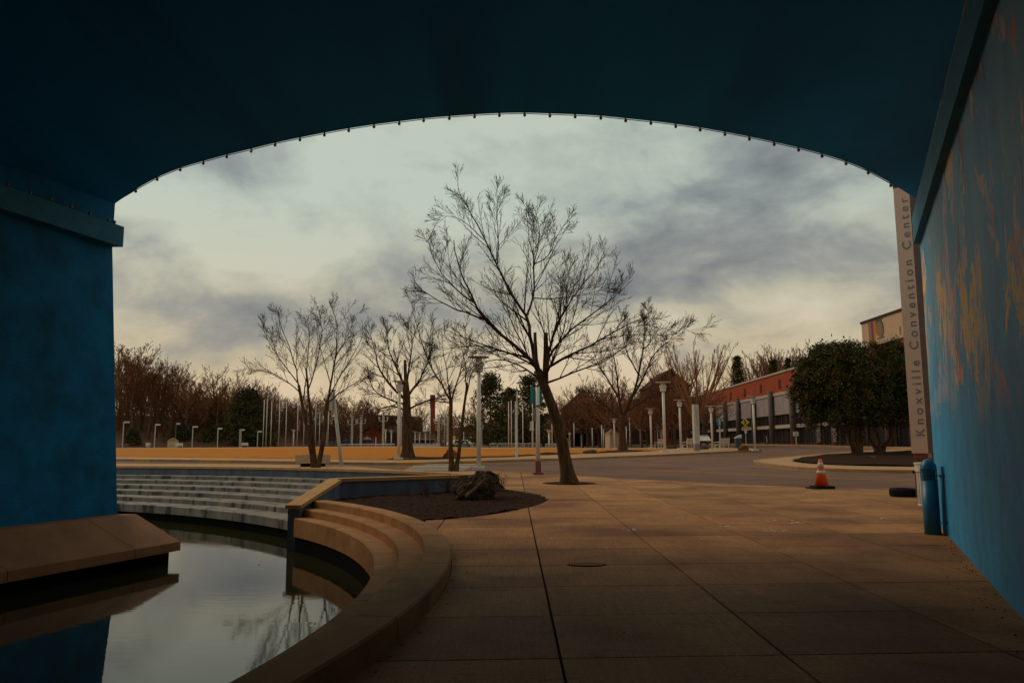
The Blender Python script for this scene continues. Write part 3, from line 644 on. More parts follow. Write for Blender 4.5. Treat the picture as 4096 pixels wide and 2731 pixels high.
def wall_loft(parent, name, prof_, tw, m, y0=YE, length=NB, lift=0.0):     # prof_ of (x,z) at the arch end, drawn back along the passage
    a = [(x, y0, z) for x, z in prof_]; b = [(x - tw * length, y0 - length, z + lift) for x, z in prof_]; k = len(a)
    q = MB(); q.v = a + b; q.f = [tuple(range(k)), tuple(range(2 * k - 1, k - 1, -1))] + [(i, k + i, k + (i + 1) % k, (i + 1) % k) for i in range(k)]
    return fixn(P(parent, name, q, m))
zl = prof[0][1]; zr = prof[-1][1]
# left pier: battered face, ledge, sloped stone plinth in blocks
LB, LT = aty(478, 2055, YL), aty(450, 985, YL)
lg0, lg1 = aty(492, 989, YL), aty(497, 908, YL)
wall_loft(br, 'pier_wall', [(LB.x, LB.z - .6), (LT.x, lg0.z), (LT.x, zl + .3), (LT.x - 3.0, zl + .3), (LT.x - 3.0, -1.2), (LB.x, -1.2)], TW_L, M_wall, YL - .004)
wall_loft(br, 'pier_ledge', [(LT.x - .3, lg0.z + .004), (lg0.x, lg0.z + .004), (lg1.x, lg1.z), (LT.x - .3, lg1.z)], TW_L, M_ledge, YL, NB, 0.5)
pl = [(LB.x - .2, LB.z), (aty(545, 2053, YL).x, LB.z), (aty(722, 2165, YL).x, aty(722, 2165, YL).z), (aty(722, 2190, YL).x, aty(722, 2190, YL).z)]
pl[-1] = (pl[-1][0], pl[-1][1] - .05)
pl += [(pl[-1][0] - .22, pl[-1][1]), (pl[-1][0] - .22, -1.2), (LB.x - .2, -1.2)]
tpos = 0.0
for ln in (1.2, 2.6, 2.6, 2.6, 2.6, 4, 4, 6, 6, 8):
    wall_loft(br, 'plinth_block', [(x - TW_L * tpos, z) for x, z in pl[:5]] + [(LB.x - .2 - TW_L * tpos, pl[4][1])], TW_L, M_plinth, YL - tpos, ln - .014)
    tpos += ln
wall_loft(br, 'plinth_footing', [(pl[4][0], pl[4][1] - .002), (pl[4][0], -1.2), (LB.x - .3, -1.2), (LB.x - .3, pl[4][1] - .002)], TW_L, M_dark, YL - .05)
# right wall with the mural
RB, RT = WR0.copy(), aty(3680, 985, YE)
rg0, rg1 = aty(3654, 977, YE), aty(3648, 872, YE)
wall_loft(br, 'mural_wall', [(RB.x, -1.2), (RB.x, RB.z - .1), (RT.x, rg0.z), (RT.x, zr + .3), (RT.x + 3.0, zr + .3), (RT.x + 3.0, -1.2)], TW_R, M_mural, YE - .004)
wall_loft(br, 'wall_ledge', [(RT.x + .3, rg0.z + .004), (rg0.x, rg0.z + .004), (rg1.x, rg1.z), (RT.x + .3, rg1.z)], TW_R, M_ledge, YE, NB, 0.0)

# festoon bulbs
def proj(p):
    d = Vector(p) - Vector((0, 0, EYE)); fwd = Vector((0, _cp, _sp)); upv = Vector((0, -_sp, _cp)); a0 = d.x / d.dot(fwd); b0 = d.dot(upv) / d.dot(fwd)
    a = a0 * _c - b0 * _s; b = a0 * _s + b0 * _c
    return CX + a * F, CY - b * F
bulb_me = MB().ball((0, 0, -.034), .034, 10, 1.1).mesh('bulb'); bulb_me.materials.append(M_bulb); bulb_me.polygons.foreach_set('use_smooth', [True] * len(bulb_me.polygons))
sock_me = MB().lathe([(.018, 0), (.020, -.004), (.020, .030), (.012, .034)], 8).mesh('socket'); sock_me.materials.append(M_cable)
def festoon(label, pts, up=-1):
    t = T('string_lights', label, 'string lights', (0, 0, 0))
    off = Vector((0, 0, .03 * -up * -1))
    P(t, 'cable', MB().tube([Vector(p) for p in pts], .009, 5), M_cable)
    for p in pts:
        o = link('bulb', bulb_me, None, t); o.location = Vector(p) + Vector((0, 0, .004 if up < 0 else .075))
        s = link('socket', sock_me, None, o); s.location = (0, 0, -.004)
        if up > 0: s.location = (0, 0, -.085)
festoon('row of unlit amber bulbs along the lower edge of the arch', [aty(a, b - 6, YA(a) + .03) for a, b in bulb_px])
def on_line(x0, z0, tw, lift, target, axis, YE=YE):
    lo_, hi_ = 0.0, 11.5
    f = lambda t: proj((x0 - tw * t, YE - t, z0 + lift * t / NB))[axis]
    s0 = f(lo_) > f(hi_)
    for _ in range(50):
        m_ = (lo_ + hi_) / 2
        if (f(m_) > target) == s0: lo_ = m_
        else: hi_ = m_
    return Vector((x0 - tw * lo_, YE - lo_, z0 + lift * lo_ / NB))
lf = [on_line(lg1.x - .05, lg1.z + .012, TW_L, .5, a, 0, YL) for a in (458, 434, 359, 283, 204, 120, 31, -70, -180)]
festoon('short row of amber bulbs on top of the ledge of the left pier', lf, 1)
rf = [on_line(rg1.x + .05, rg1.z + .012, TW_R, 0, b, 1) for b in (860, 832, 806, 775, 712, 677, 635, 596, 554, 503, 449, 401, 339, 268, 198, 119, 28, -70)]
festoon('row of amber bulbs running along the ledge above the painted wall', rf, 1)
# ------------------------------------------------------------------ near things
def rock_mesh(sx, sy, sz, seed, n=3, rough=.22, flat=0.3, boxy=0):
    bm = bmesh.new(); bmesh.ops.create_icosphere(bm, subdivisions=n, radius=1.0); r = random.Random(seed)
    ks = [(Vector((r.uniform(-1, 1), r.uniform(-1, 1), r.uniform(-1, 1))).normalized(), r.uniform(.55, .95)) for _ in range(16)]
    from mathutils import noise as NO
    for v in bm.verts:
        d = v.co.normalized(); rad = 1.0 if not boxy else 1.0 / (abs(d.x) ** boxy + abs(d.y) ** boxy + abs(d.z) ** boxy) ** (1 / boxy)
        for k, h in ks: rad = min(rad, h / max(.2, d.dot(k))) if d.dot(k) > .3 else rad
        rad *= 1 + rough * (NO.noise(d * 2.3 + Vector((seed, 0, 0)))) + rough * .5 * NO.noise(d * 6 + Vector((0, seed, 0))) + rough * .3 * NO.noise(d * 14)
        z = d.z * rad; v.co = (d.x * rad * sx, d.y * rad * sy, max(z, -flat) * sz + flat * sz)
    me = bpy.data.meshes.new('rock'); bm.to_mesh(me); bm.free(); return me
def rock(name, label, base, sx, sy, sz, seed, m, n=3, rough=.22, rz=0.0, sink=.03, boxy=0):
    o = link(name, rock_mesh(sx, sy, sz, seed, n, rough, .3, boxy), m); o.location = (base.x, base.y, base.z - sink); o.rotation_euler = (0, 0, rz); return tag(o, label, 'boulder')

# boulder in the planting bed
b = gr(1902, 1998); wpx = 175 / ppm(b)
rock('boulder', 'large dark craggy boulder in the mulch bed beside the steps', Vector((b.x, b.y + .3, b.z)), wpx * .55, wpx * .42, .62, 8, M_rock, 5, .17, .3, boxy=2.6)
# pool float
fl = atz(907, 2085, ZW); t = T('drifting_board', 'small pale box floating near the far pool tiers', 'box', (fl.x, fl.y, ZW), rz=.1)
P(t, 'lid', MB().box((0, 0, .085), (.44, .26, .03)), M_white); P(t, 'base', MB().box((0, 0, .02), (.40, .23, .098)), M_grey)

# traffic cone
c = gr(3287, 1953); t = T('traffic_cone', 'orange traffic cone with two white bands on the road edge', 'traffic cone', c, rz=.15); H = 115 / ppm(c)
P(t, 'base_plate', MB().box((-.05, 0, .02), (.62, .55, .04), .12), M_black); P(t, 'base_plate', MB().box((.02, 0, .062), (.55, .50, .04), -.1), M_black)
cr = lambda h: .195 - (.195 - .045) * (h - .08) / (H - .08)
def cone_seg(name, h0, h1, m, e=0.0): P(t, name, MB().lathe([(cr(h0) + e, h0), (cr(h1) + e, h1)], 24), m, True)
cone_seg('cone_body', .082, H, M_orange)
cone_seg('reflective_band', .082 + (H - .08) * .42, .082 + (H - .08) * .565, M_refl, .004); cone_seg('reflective_band', .082 + (H - .08) * .655, .082 + (H - .08) * .865, M_refl, .004)

# tyre lying by the post
c = gr(3628, 1988); wd = .64
def tyre(r, wv):
    prof = [(r * .60, .02), (r * .62, .0), (r * .93, .0), (r * .985, .03), (r, .06), (r, wv - .06), (r * .985, wv - .03), (r * .93, wv), (r * .62, wv), (r * .60, wv - .02), (r * .56, wv * .5)]
    q = MB(); n = 40; m = len(prof)
    for k in range(n):
        a = 2 * math.pi * k / n
        for rr, z in prof: q.v.append((rr * math.cos(a), rr * math.sin(a), z))
    for k in range(n):
        for i in range(m): q.f.append((k * m + i, ((k + 1) % n) * m + i, ((k + 1) % n) * m + (i + 1) % m, k * m + (i + 1) % m))
    return q
t = T('tyre', 'black rubber tyre lying flat on the plaza beside the white litter bin', 'tyre', (c.x + .05, c.y + .3, c.z))
fixn(P(t, 'carcass', tyre(.32, .215), M_black, True))
q = MB()
for k in range(44):
    a = 2 * math.pi * k / 44; q.box((.321 * math.cos(a), .321 * math.sin(a), .1075), (.008, .026, .12), a)
P(t, 'tread', q, M_black)

# convention centre pylon sign
p0 = gr(3702, 1990); vdir = math.atan2(p0.x, p0.y); Wp = .38
t = T('pylon_sign', 'tall slim tan pylon sign with vertical lettering beyond the right wall', 'sign', p0, rz=-vdir - math.radians(17))
zb = aty(3640, 1812, p0.y).z - p0.z; zt_ = aty(3590, 755, p0.y).z - p0.z
P(t, 'face_panel', MB().box((0, -Wp / 2 + .012, (zb + zt_) / 2), (Wp, .025, zt_ - zb)), M_pylon)
P(t, 'casing', MB().box((0, .17, (zb + zt_) / 2), (Wp - .01, Wp + .3, zt_ - zb - .02)), M_pylond)  # casing coloured dark to give the pylon its shaded side
P(t, 'cap', MB().box((0, .02, zt_ + .06), (Wp + .02, Wp + .02, .14)), M_pylond)
P(t, 'base_band', MB().box((0, .02, zb - .06), (Wp - .04, Wp - .06, .12)), M_maroon)
for s in (-1, 1): P(t, 'post', MB().box((s * .12 - .02, .0, (zb - .12) / 2), (.12, .12, zb - .12)), M_olive)
me = textmesh('Knoxville Convention Center', .30, .004, 1.55); me.materials.append(M_letter)
xs = [v.co.x for v in me.vertices]; L0 = max(xs) - min(xs); zk0 = aty(3705, 1742, p0.y).z - p0.z; zk1 = aty(3636, 800, p0.y).z - p0.z
sc_ = (zk1 - zk0) / L0
for v in me.vertices:                    # stood on end, reading upward
    x, y, z = v.co; v.co = (.08 - (y - .105) * 1.0 - .04, -Wp / 2 - .004 - z, zk0 + (x - min(xs)) * sc_)
me['axis'] = 2; letters(t, me, M_letter)

# fluted white litter bin
c = gr(3722, 2028); t = T('litter_bin', 'white fluted litter bin half hidden behind the blue cover', 'litter bin', (c.x + .17, c.y + .25, c.z)); H = 171 / ppm(c)
P(t, 'body', MB().cyl(0, 0, .04, H - .2, .235, .255, 28), M_pale, True)
for k in range(26):
    a = 2 * math.pi * k / 26; P(t, 'slat', MB().box((.262 * math.cos(a), .262 * math.sin(a), (H - .24) / 2 + .05), (.03, .036, H - .30), a), M_white)
P(t, 'rim', MB().lathe([(.28, H - .21), (.30, H - .19), (.30, H - .04), (.315, H - .03), (.315, H), (.26, H + .005)], 28), M_white)
P(t, 'foot_ring', MB().lathe([(.27, 0), (.285, .01), (.285, .045), (.26, .06)], 28), M_white)

# blue vent cover with domed top, and conduit
c = gr(3726, 2139); H = 297 / ppm(c); R_ = .125
t = T('vent_cover', 'blue cylindrical vent cover with louvred band at the foot of the wall', 'vent cover', (c.x + .09, c.y + .12, c.z)); 
P(t, 'body', MB().cyl(0, 0, 0, H * .70, R_, R_, 28), M_bluecov, True)
P(t, 'core', MB().cyl(0, 0, H * .70, H * .84, R_ * .78, R_ * .78, 20), M_dark)
for k in range(5): P(t, 'louvre', MB().lathe([(R_ * .9, H * (.706 + .028 * k)), (R_, H * (.703 + .028 * k)), (R_, H * (.717 + .028 * k)), (R_ * .9, H * (.720 + .028 * k))], 28), M_bluecov)
for k in range(4):
    a = math.pi / 4 + k * math.pi / 2; P(t, 'strut', MB().box((R_ * .96 * math.cos(a), R_ * .96 * math.sin(a), H * .77), (.012, .016, H * .15), a), M_bluecov)
P(t, 'dome', MB().lathe([(R_, H * .838), (R_, H * .86)] + [(max(.001, R_ * math.cos(i * math.pi / 16)), H * .86 + R_ * 1.25 * math.sin(i * math.pi / 16)) for i in range(1, 9)], 28), M_bluecov, True)
yb = c.y - .1
wx = RB.x - TW_R * (YE - yb)
t = T('conduit', 'slim pale blue pipe fixed to the wall beside the vent cover', 'pipe', (wx - .05, yb, c.z))
P(t, 'pipe', MB().tube([(0, 0, .0), (.02, 0, 1.1)], .028, 10), M_bluecov, True)
for z in (.2, .95): P(t, 'clip', MB().box((.02, .01, z), (.10, .05, .03)), M_bluecov)

# drain grate
c = gr(2347, 2257); t = T('drain_grate', 'round cast iron drain grate set in the plaza slabs', 'drain cover', (c.x, c.y, c.z + .004)); R_ = 76 / ppm(c); t.scale = (1, .62, 1)
P(t, 'rim', MB().lathe([(R_, -.02), (R_, .002), (R_ * .9, .004), (R_ * .9, -.02)], 28), M_iron)
P(t, 'pit', MB().cyl(0, 0, -.02, -.001, R_ * .89, R_ * .89, 24), M_dark)
for k in range(-6, 7):
    x = k * R_ * .135; l = math.sqrt(max(.01, (R_ * .9) ** 2 - x * x)); P(t, 'bar', MB().box((x, 0, .004), (R_ * .075, 2 * l, .010)), M_kerb)

# paint flecks on the slabs
q = MB(); r = random.Random(3)
for (fx, fy, sp, nn) in ((3090, 2083, 18, 7), (3195, 2090, 30, 16), (3083, 2122, 16, 6), (3125, 2127, 18, 6), (3400, 2097, 10, 3), (3515, 2073, 16, 6), (2905, 2103, 14, 6), (2520, 2117, 16, 6), (2812, 2155, 8, 3), (2720, 2070, 30, 5), (3000, 2100, 160, 22), (3560, 2077, 40, 6)):
    for _ in range(nn):
        p = gr(fx + r.gauss(0, sp), fy + r.gauss(0, sp * .14)); s = r.uniform(.008, .035) if sp < 50 else r.uniform(.004, .012)
        m = r.randint(5, 7); q.add([(p.x + s * r.uniform(.6, 1.5) * math.cos(6.283 * k / m), p.y + s * r.uniform(.6, 1.5) * math.sin(6.283 * k / m), p.z + .006) for k in range(m)], [tuple(range(m))])
o = P(None, 'paint_flecks', q, M_white); o['kind'] = 'stuff'; tag(o, 'scattered white paint flecks on the plaza slabs', 'paint')
# mulch chips and twigs lying on the bed
q = MB(); r = random.Random(9)
while len(q.f) < 2600:
    x, y = r.uniform(-6, 2), r.uniform(13, 24)
    if not inside((x, y), bedpoly): continue
    s = r.uniform(.01, .035); a = r.uniform(0, 6.28); z = bedz(x, y) + .006; tl = r.uniform(-.02, .03)
    q.add([(x + s * math.cos(a), y + s * math.sin(a), z + tl), (x - s * .35 * math.sin(a), y + s * .35 * math.cos(a), z + .004), (x - s * math.cos(a), y - s * math.sin(a), z - tl * .3), (x + s * .35 * math.sin(a), y - s * .35 * math.cos(a), z + .006)], [(0, 1, 2, 3)])
M_chip = mat('bark_chip', (0.12, 0.05, 0.022), (0.03, 0.014, 0.009), 1, 9, lo=.4, hi=.6)
o = P(None, 'bark_chips', q, M_chip); o['kind'] = 'stuff'; tag(o, 'loose bark chips over the dark planting bed', 'mulch')

# fallen leaves along the wall, in the joints and on the water
q = MB(); r = random.Random(21)
for k in range(260):
    u = r.random()
    if u < .45: y = r.uniform(4, 14.3); x = RB.x - TW_R * (YE - y) - abs(r.gauss(0, .16)) - .03; z = gz(x, y)
    elif u < .7: a_ = r.uniform(-40, 16); p_ = onC1(16.27 + abs(r.gauss(0, .12)), a_); x, y = p_; z = gz(x, y)
    elif u < .85: x = r.uniform(-1, 8); y = r.uniform(6, 24); z = gz(x, y); 
    else: a_ = r.uniform(-10, 40); p_ = onC1(15.0 - abs(r.gauss(0, .5)), a_); x, y = p_; z = ZW - .003
    if u < .85 and not inside((x, y), plaza): continue
    s = r.uniform(.008, .02); a_ = r.uniform(0, 6.28); ca, sa = math.cos(a_), math.sin(a_)
    q.add([(x + s * ca, y + s * sa, z + .008), (x - s * .45 * sa, y + s * .45 * ca, z + .012 + r.uniform(0, .01)), (x - s * ca, y - s * sa, z + .007), (x + s * .45 * sa, y - s * .45 * ca, z + .006)], [(0, 1, 2, 3)])
o = P(None, 'fallen_leaves', q, M_chip); o['kind'] = 'stuff'; tag(o, 'small dry leaves scattered along wall foot and steps', 'leaves')

# dry bare shrubs in the bed
def dry_shrub(label, px, py, h, nst, seed):
    r = random.Random(seed); b = gr(px, py); t = T('dry_shrub', label, 'shrub', (b.x, b.y, bedz(b.x, b.y) - .02)); q = MB()
    for k in range(nst):
        a = r.uniform(0, 6.28); ln = r.uniform(.1, .5) * h; top = h * r.uniform(.5, 1.05); p1 = (r.gauss(0, .04), r.gauss(0, .04), 0)
        mpt = (p1[0] + ln * .35 * math.cos(a), p1[1] + ln * .35 * math.sin(a), top * .5); e = (p1[0] + ln * math.cos(a), p1[1] + ln * math.sin(a), top)
        q.tube([p1, mpt, e], [.006, .004, .002], 3, False)
        for _ in range(5):
            f = r.uniform(.3, .95); s = Vector(p1).lerp(Vector(mpt), f * 2) if f < .5 else Vector(mpt).lerp(Vector(e), f * 2 - 1); d = Vector((r.gauss(0, 1), r.gauss(0, 1), .9)).normalized() * h * r.uniform(.12, .3)
            q.tube([s, s + d], [.003, .0015], 3, False)
    P(t, 'stems', q, M_redbush)
dry_shrub('leafless reddish shrub against the grey wall left of the boulder', 1790, 1976, .55, 26, 1)
dry_shrub('thin leafless shrub in the middle of the planting bed', 1705, 1990, .5, 16, 2)
dry_shrub('very small dry shrub in the left part of the planting bed', 1625, 1988, .32, 9, 3)
dry_shrub('leafless twiggy shrub just right of the big boulder', 2010, 1957, .5, 14, 4)

# ------------------------------------------------------------------ poles, lamps and street furniture
def lamp_post(label, bx, by, ty, rdisc, rpole, px_top=None, m=M_white, group='disc topped lamp posts', plate=True):
    b = gr(bx, by, .13 if by < 1860 else 0); H = aty(px_top or bx, ty, b.y).z - b.z
    t = T('lamp_post', label, 'lamp post', b, group)
    if plate: P(t, 'base_plate', MB().box((0, 0, .06), (rpole * 5.2, rpole * 5.2, .13)), m)
    P(t, 'pole', MB().cyl(0, 0, .1, H * .865, rpole, rpole * .92, 12), m, True)
    P(t, 'collar', MB().lathe([(rpole * 1.3, H * .855), (rpole * 2.0, H * .865), (rpole * 2.0, H * .905), (rpole * 2.4, H * .91), (rpole * 2.4, H * .945), (rpole * 1.5, H * .95), (rpole * 1.5, H * .985)], 14), m)
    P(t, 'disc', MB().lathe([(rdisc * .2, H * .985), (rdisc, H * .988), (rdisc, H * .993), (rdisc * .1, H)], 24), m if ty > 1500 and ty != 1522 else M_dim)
    return t
lamp_post('nearest tall lamp post with wide dark disc standing behind the boulder', 1915, 1875, 1425, .52, .105)
lamp_post('tall disc lamp post in front of the trunk of the lawn tree', 1594, 1838, 1522, .50, .10)
lamp_post('tallest disc lamp post at the kerb right of the leaning tree', 2660, 1808, 1526, .62, .12)
lamp_post('disc lamp post just left of the square concrete pillar', 2724, 1796, 1598, .55, .11)
lamp_post('disc lamp post directly behind the diamond road sign', 2606, 1794, 1633, .55, .11)
lamp_post('disc lamp post between the pillar and the large bench', 2850, 1799, 1622, .48, .09)
lamp_post('rightmost disc lamp post beside the yellow pedestrian sign', 3021, 1802, 1583, .48, .09)
lamp_post('disc lamp post rising from behind the big kiosk roof', 2459, 1794, 1674, .45, .085)
for k, (x, y0, y1, lab) in enumerate(((1542, 1785, 1716, 'small disc lamp beside the tallest cluster column'), (1565, 1785, 1720, 'small disc lamp left of the lawn tree trunk'), (1640, 1784, 1723, 'small disc lamp right of the lawn tree trunk'), (1660, 1784, 1725, 'second small disc lamp right of the lawn tree trunk'), (1678, 1784, 1728, 'third small disc lamp right of the lawn tree trunk'), (1702, 1784, 1729, 'small disc lamp before the low brick wing under the chimney'), (1173, 1787, 1717, 'small disc lamp among the flagpoles'), (2197, 1793, 1717, 'small disc lamp between banner pole and leaning trunk'))):
    lamp_post(lab, x, y0, y1, .75, .14, plate=False, group='small far disc lamps')

# leaning pole with side sign, left
b = gr(1366, 1866); top = aty(1332, 1560, b.y) - b; t = T('sign_pole', 'pale leaning pole with narrow side box left of the lawn tree', 'pole', b)
P(t, 'base_plate', MB().box((0, 0, .03), (.36, .36, .06)), M_pale); P(t, 'pole', MB().tube([(0, 0, .04), (0.35 * top.x, 0, .35 * top.z), top], [.095, .09, .085], 12), M_pale, True)
d = Vector(top); P(t, 'side_box', MB().box((d.x * .84 - .13, 0, d.z * .84), (.14, .42, d.z * .22)), M_pale)
P(t, 'cap', MB().box((d.x * 1.0, 0, d.z), (.24, .30, .05)), M_pale)
# white edge-on sign pole
b = gr(2066, 1834, .13); t = T('sign_pole', 'plain white square pole with a pointed fin across the road', 'pole', b); H = aty(2068, 1605, b.y).z - b.z
P(t, 'pole', MB().box((0, 0, H / 2), (.17, .17, H)), M_white)
P(t, 'fin', MB().prism([(.0, -.02), (.09, -.02), (.09, .02), (.0, .02)], H * 1.12, H * .72), M_pale)
P(t, 'tip', MB().hexa([(.0, -.02, H * 1.12), (.09, -.02, H * 1.12), (.09, .02, H * 1.12), (.0, .02, H * 1.12)], [(.03, -.01, H * 1.28), (.05, -.01, H * 1.28), (.05, .01, H * 1.28), (.03, .01, H * 1.28)]), M_pale)
# teal banner pole with maroon base
b = gr(2153, 1897); s = 1 / ppm(b); t = T('banner_pole', 'white pole with teal panels and bolted maroon base beside the leaning tree', 'pole', b)
zof = lambda y: (1897 - y) * s
P(t, 'base_plate', MB().box((0, 0, .045), (.42, .42, .09)), M_maroon); P(t, 'base_sleeve', MB().box((0, 0, zof(1845) / 2 + .05), (.23, .23, zof(1845) - .08)), M_maroon)
for z in (.16, .30, .44):
    for dx in (-.07, .07): P(t, 'bolt', MB().tube([(dx, -.10, z), (dx, -.128, z)], .014, 6), M_dark)
P(t, 'pole', MB().cyl(0, 0, .3, zof(1553), .087, .08, 14), M_white, True)
P(t, 'clamp', MB().lathe([(.10, zof(1632)), (.11, zof(1630)), (.11, zof(1626)), (.10, zof(1624))], 14), M_maroon)
P(t, 'teal_panel', MB().box((-.16, .10, zof(1585)), (.24, .05, 66 * s), .25), M_teal); P(t, 'teal_panel', MB().box((.12, .10, zof(1585)), (.14, .05, 66 * s), -.25), M_teal)
P(t, 'control_box', MB().box((-.13, .05, zof(1662)), (.16, .2, 52 * s)), M_grey)
# concrete planter
b = gr(1240, 1866); s = 1 / ppm(b); t = T('planter', 'low rectangular concrete planter on dark plinth behind the multi-stemmed tree', 'planter', (b.x, b.y + .6, b.z))
W_ = 117 * s; 
P(t, 'plinth', MB().box((0, 0, .09), (W_ * .72, .8, .18)), M_dark); q = MB(); h0, h1 = .17, 46 * s
q.box((0, -.58, (h0 + h1) / 2), (W_, .1, h1 - h0)).box((0, .58, (h0 + h1) / 2), (W_, .1, h1 - h0)).box((-W_ / 2 + .05, 0, (h0 + h1) / 2), (.1, 1.058, h1 - h0)).box((W_ / 2 - .05, 0, (h0 + h1) / 2), (.1, 1.058, h1 - h0)).box((0, 0, h0 + .05), (W_ - .202, 1.056, .1))
P(t, 'tub', q, M_beige); P(t, 'soil', MB().box((0, 0, h1 - .12), (W_ - .21, 1.05, .1)), M_mulch)

def far_base(px, py): return gr(px, py, 0.0)
# boulder and slab rocks on the lawn
b = gr(1803, 1832, .13); rock('boulder', 'rust red rounded boulder at the front of the lawn', b, 66 / ppm(b) / 2, 66 / ppm(b) / 2.4, .52, 11, M_rockr, 4, .25)
b = gr(2355, 1813, .13); rock('boulder', 'long flat grey boulder lying at the lawn edge right of the leaning tree', b, 70 / ppm(b) / 2, .6, .30, 12, M_rock, 4, .2)
b = gr(2972, 1801, .13); rock('boulder', 'orange brown boulder on the kerb beside the green bin', b, 46 / ppm(b) / 2, .5, .36, 13, M_rockr, 4, .3)
b = gr(2775 + 45, 1796, .13); rock('boulder', 'low dark boulder behind the information panel', b, .6, .5, .3, 14, M_rock, 3)
b = gr(2700, 1793, .13); rock('boulder', 'wide low dark boulder between the two left benches', b, 1.1, .6, .32, 15, M_rock, 3)
# concrete stele
b = gr(2787, 1803, .13); s = 1 / ppm(b); t = T('stone_pillar', 'tall pale square concrete pillar with dark foot beside the benches', 'pillar', b, rz=.12); H = 183 * s; w_ = 21 * s
P(t, 'foot', MB().box((0, 0, 28 * s / 2), (w_ * .92, w_ * .92, 28 * s)), M_grey); P(t, 'shaft', MB().box((0, 0, (28 * s + H) / 2), (w_, w_, H - 28 * s)), M_pale)
for k in range(9): P(t, 'carved_mark', MB().box((.05, -w_ / 2 - .004, H * (.55 + .04 * k)), (.10, .01, .06)), M_grey)
# benches
def bench(label, px0, px1, py, rz=0.0, side=1):
    b = gr((px0 + px1) / 2, py, .13); L = (px1 - px0) / ppm(b); t = T('park_bench', label, 'bench', b, 'white slatted park benches', rz, 1.0)
    h = 1.0
    for k in range(4): P(t, 'seat_slat', MB().box((0, -.06 + .13 * k - .12, .44), (L, .10, .035)), M_white)
    for k in range(4): P(t, 'back_slat', MB().hexa([(-L / 2, .34 + .03 * k, .52 + .13 * k), (L / 2, .34 + .03 * k, .52 + .13 * k), (L / 2, .37 + .03 * k, .52 + .13 * k), (-L / 2, .37 + .03 * k, .52 + .13 * k)], [(-L / 2, .365 + .03 * k, .62 + .13 * k), (L / 2, .365 + .03 * k, .62 + .13 * k), (L / 2, .395 + .03 * k, .62 + .13 * k), (-L / 2, .395 + .03 * k, .62 + .13 * k)]), M_white)
    for sx in (-1, 1):
        x = sx * (L / 2 - .06)
        P(t, 'leg', MB().box((x, -.2, .21), (.05, .05, .42)), M_white); P(t, 'leg', MB().tube([(x, .34, 0), (x, .36, .5), (x, .48, 1.05)], .026, 6), M_white)
        P(t, 'armrest', MB().tube([(x, -.22, .42), (x, -.22, .66), (x, .38, .68)], .024, 6), M_white)
    return t
bench('nearest white bench seen from behind right of the second disc lamp', 2858, 2912, 1800, math.pi + .5)
bench('white bench seen from behind left of the concrete pillar', 2732, 2762, 1797, math.pi + .5)
bench('white bench seen from behind under the diamond road sign', 2620, 2655, 1795, math.pi + .5)
bench('white bench immediately right of the small far kiosk', 702, 730, 1793, .4)
bench('white bench under the pair of far shoebox lamps', 967, 992, 1790, .4)
# information panel
b = gr(2818, 1797, .13); s = 1 / ppm(b); t = T('information_panel', 'tilted white information panel on two thin legs beside the pillar', 'sign', b, rz=.2)
for sx in (-.45, .45): P(t, 'leg', MB().cyl(sx, 0, 0, .9, .03, .03, 8), M_grey)
P(t, 'panel', MB().hexa([(-.55, -.28, .80), (.55, -.28, .80), (.55, -.26, .76), (-.55, -.26, .76)], [(-.55, .22, 1.20), (.55, .22, 1.20), (.55, .24, 1.16), (-.55, .24, 1.16)]), M_white); P(t, 'header', MB().box((0, .24, 1.26), (1.1, .03, .14)), M_grey)
# green bin with sloped lid
b = gr(2953, 1792, .13); t = T('litter_bin', 'dark green litter bin with sloped pale lid by the boulder', 'litter bin', b)
P(t, 'body', MB().box((0, 0, .45), (.5, .5, .9)), M_grnbin); P(t, 'lid', MB().hexa([(-.28, -.28, .9), (.28, -.28, .9), (.28, .28, .9), (-.28, .28, .9)], [(-.28, -.28, .96), (.28, -.28, 1.22), (.28, .28, 1.22), (-.28, .28, .96)]), M_pale)
# road signs
def post_sign(name, label, bx, by, ty, rp, m=M_pale):
    b = gr(bx, by, 0); H = aty(bx, ty, b.y).z - b.z; t = T(name, label, 'sign', b); P(t, 'post', MB().box((0, .03, H / 2), (rp, rp, H)), m); return t, b, 1 / ppm(b), H
def diamond(w, z, y=-.02, th=.02): return MB().hexa([(0, y, z - w), (w, y, z), (0, y, z + w), (-w, y, z)], [(0, y + th, z - w), (w, y + th, z), (0, y + th, z + w), (-w, y + th, z)])
t, b, s, H = post_sign('pedestrian_sign', 'yellow diamond pedestrian crossing sign with AHEAD plate', 2985, 1786, 1676, .07); zf = lambda y: (1786 - y) * s
P(t, 'diamond_plate', diamond(17 * s, zf(1690)), M_yelsign); P(t, 'ahead_plate', MB().box((.0, -.02, zf(1711.5)), (25 * s, .02, 10 * s)), M_yelsign); P(t, 'small_plate', MB().box((0, -.02, zf(1726)), (10 * s, .02, 13 * s)), M_white)
q = MB(); u = s; zc_ = zf(1690)          # walking figure
q.ball((-3 * u, -.03, zc_ + 9 * u), 2.0 * u, 8)
q.hexa([(-3 * u, -.035, zc_ + 6.5 * u), (1.5 * u, -.035, zc_ + 6.5 * u), (3 * u, -.035, zc_ - 1 * u), (-1.5 * u, -.035, zc_ - 1 * u)], [(-3 * u, -.025, zc_ + 6.5 * u), (1.5 * u, -.025, zc_ + 6.5 * u), (3 * u, -.025, zc_ - 1 * u), (-1.5 * u, -.025, zc_ - 1 * u)])
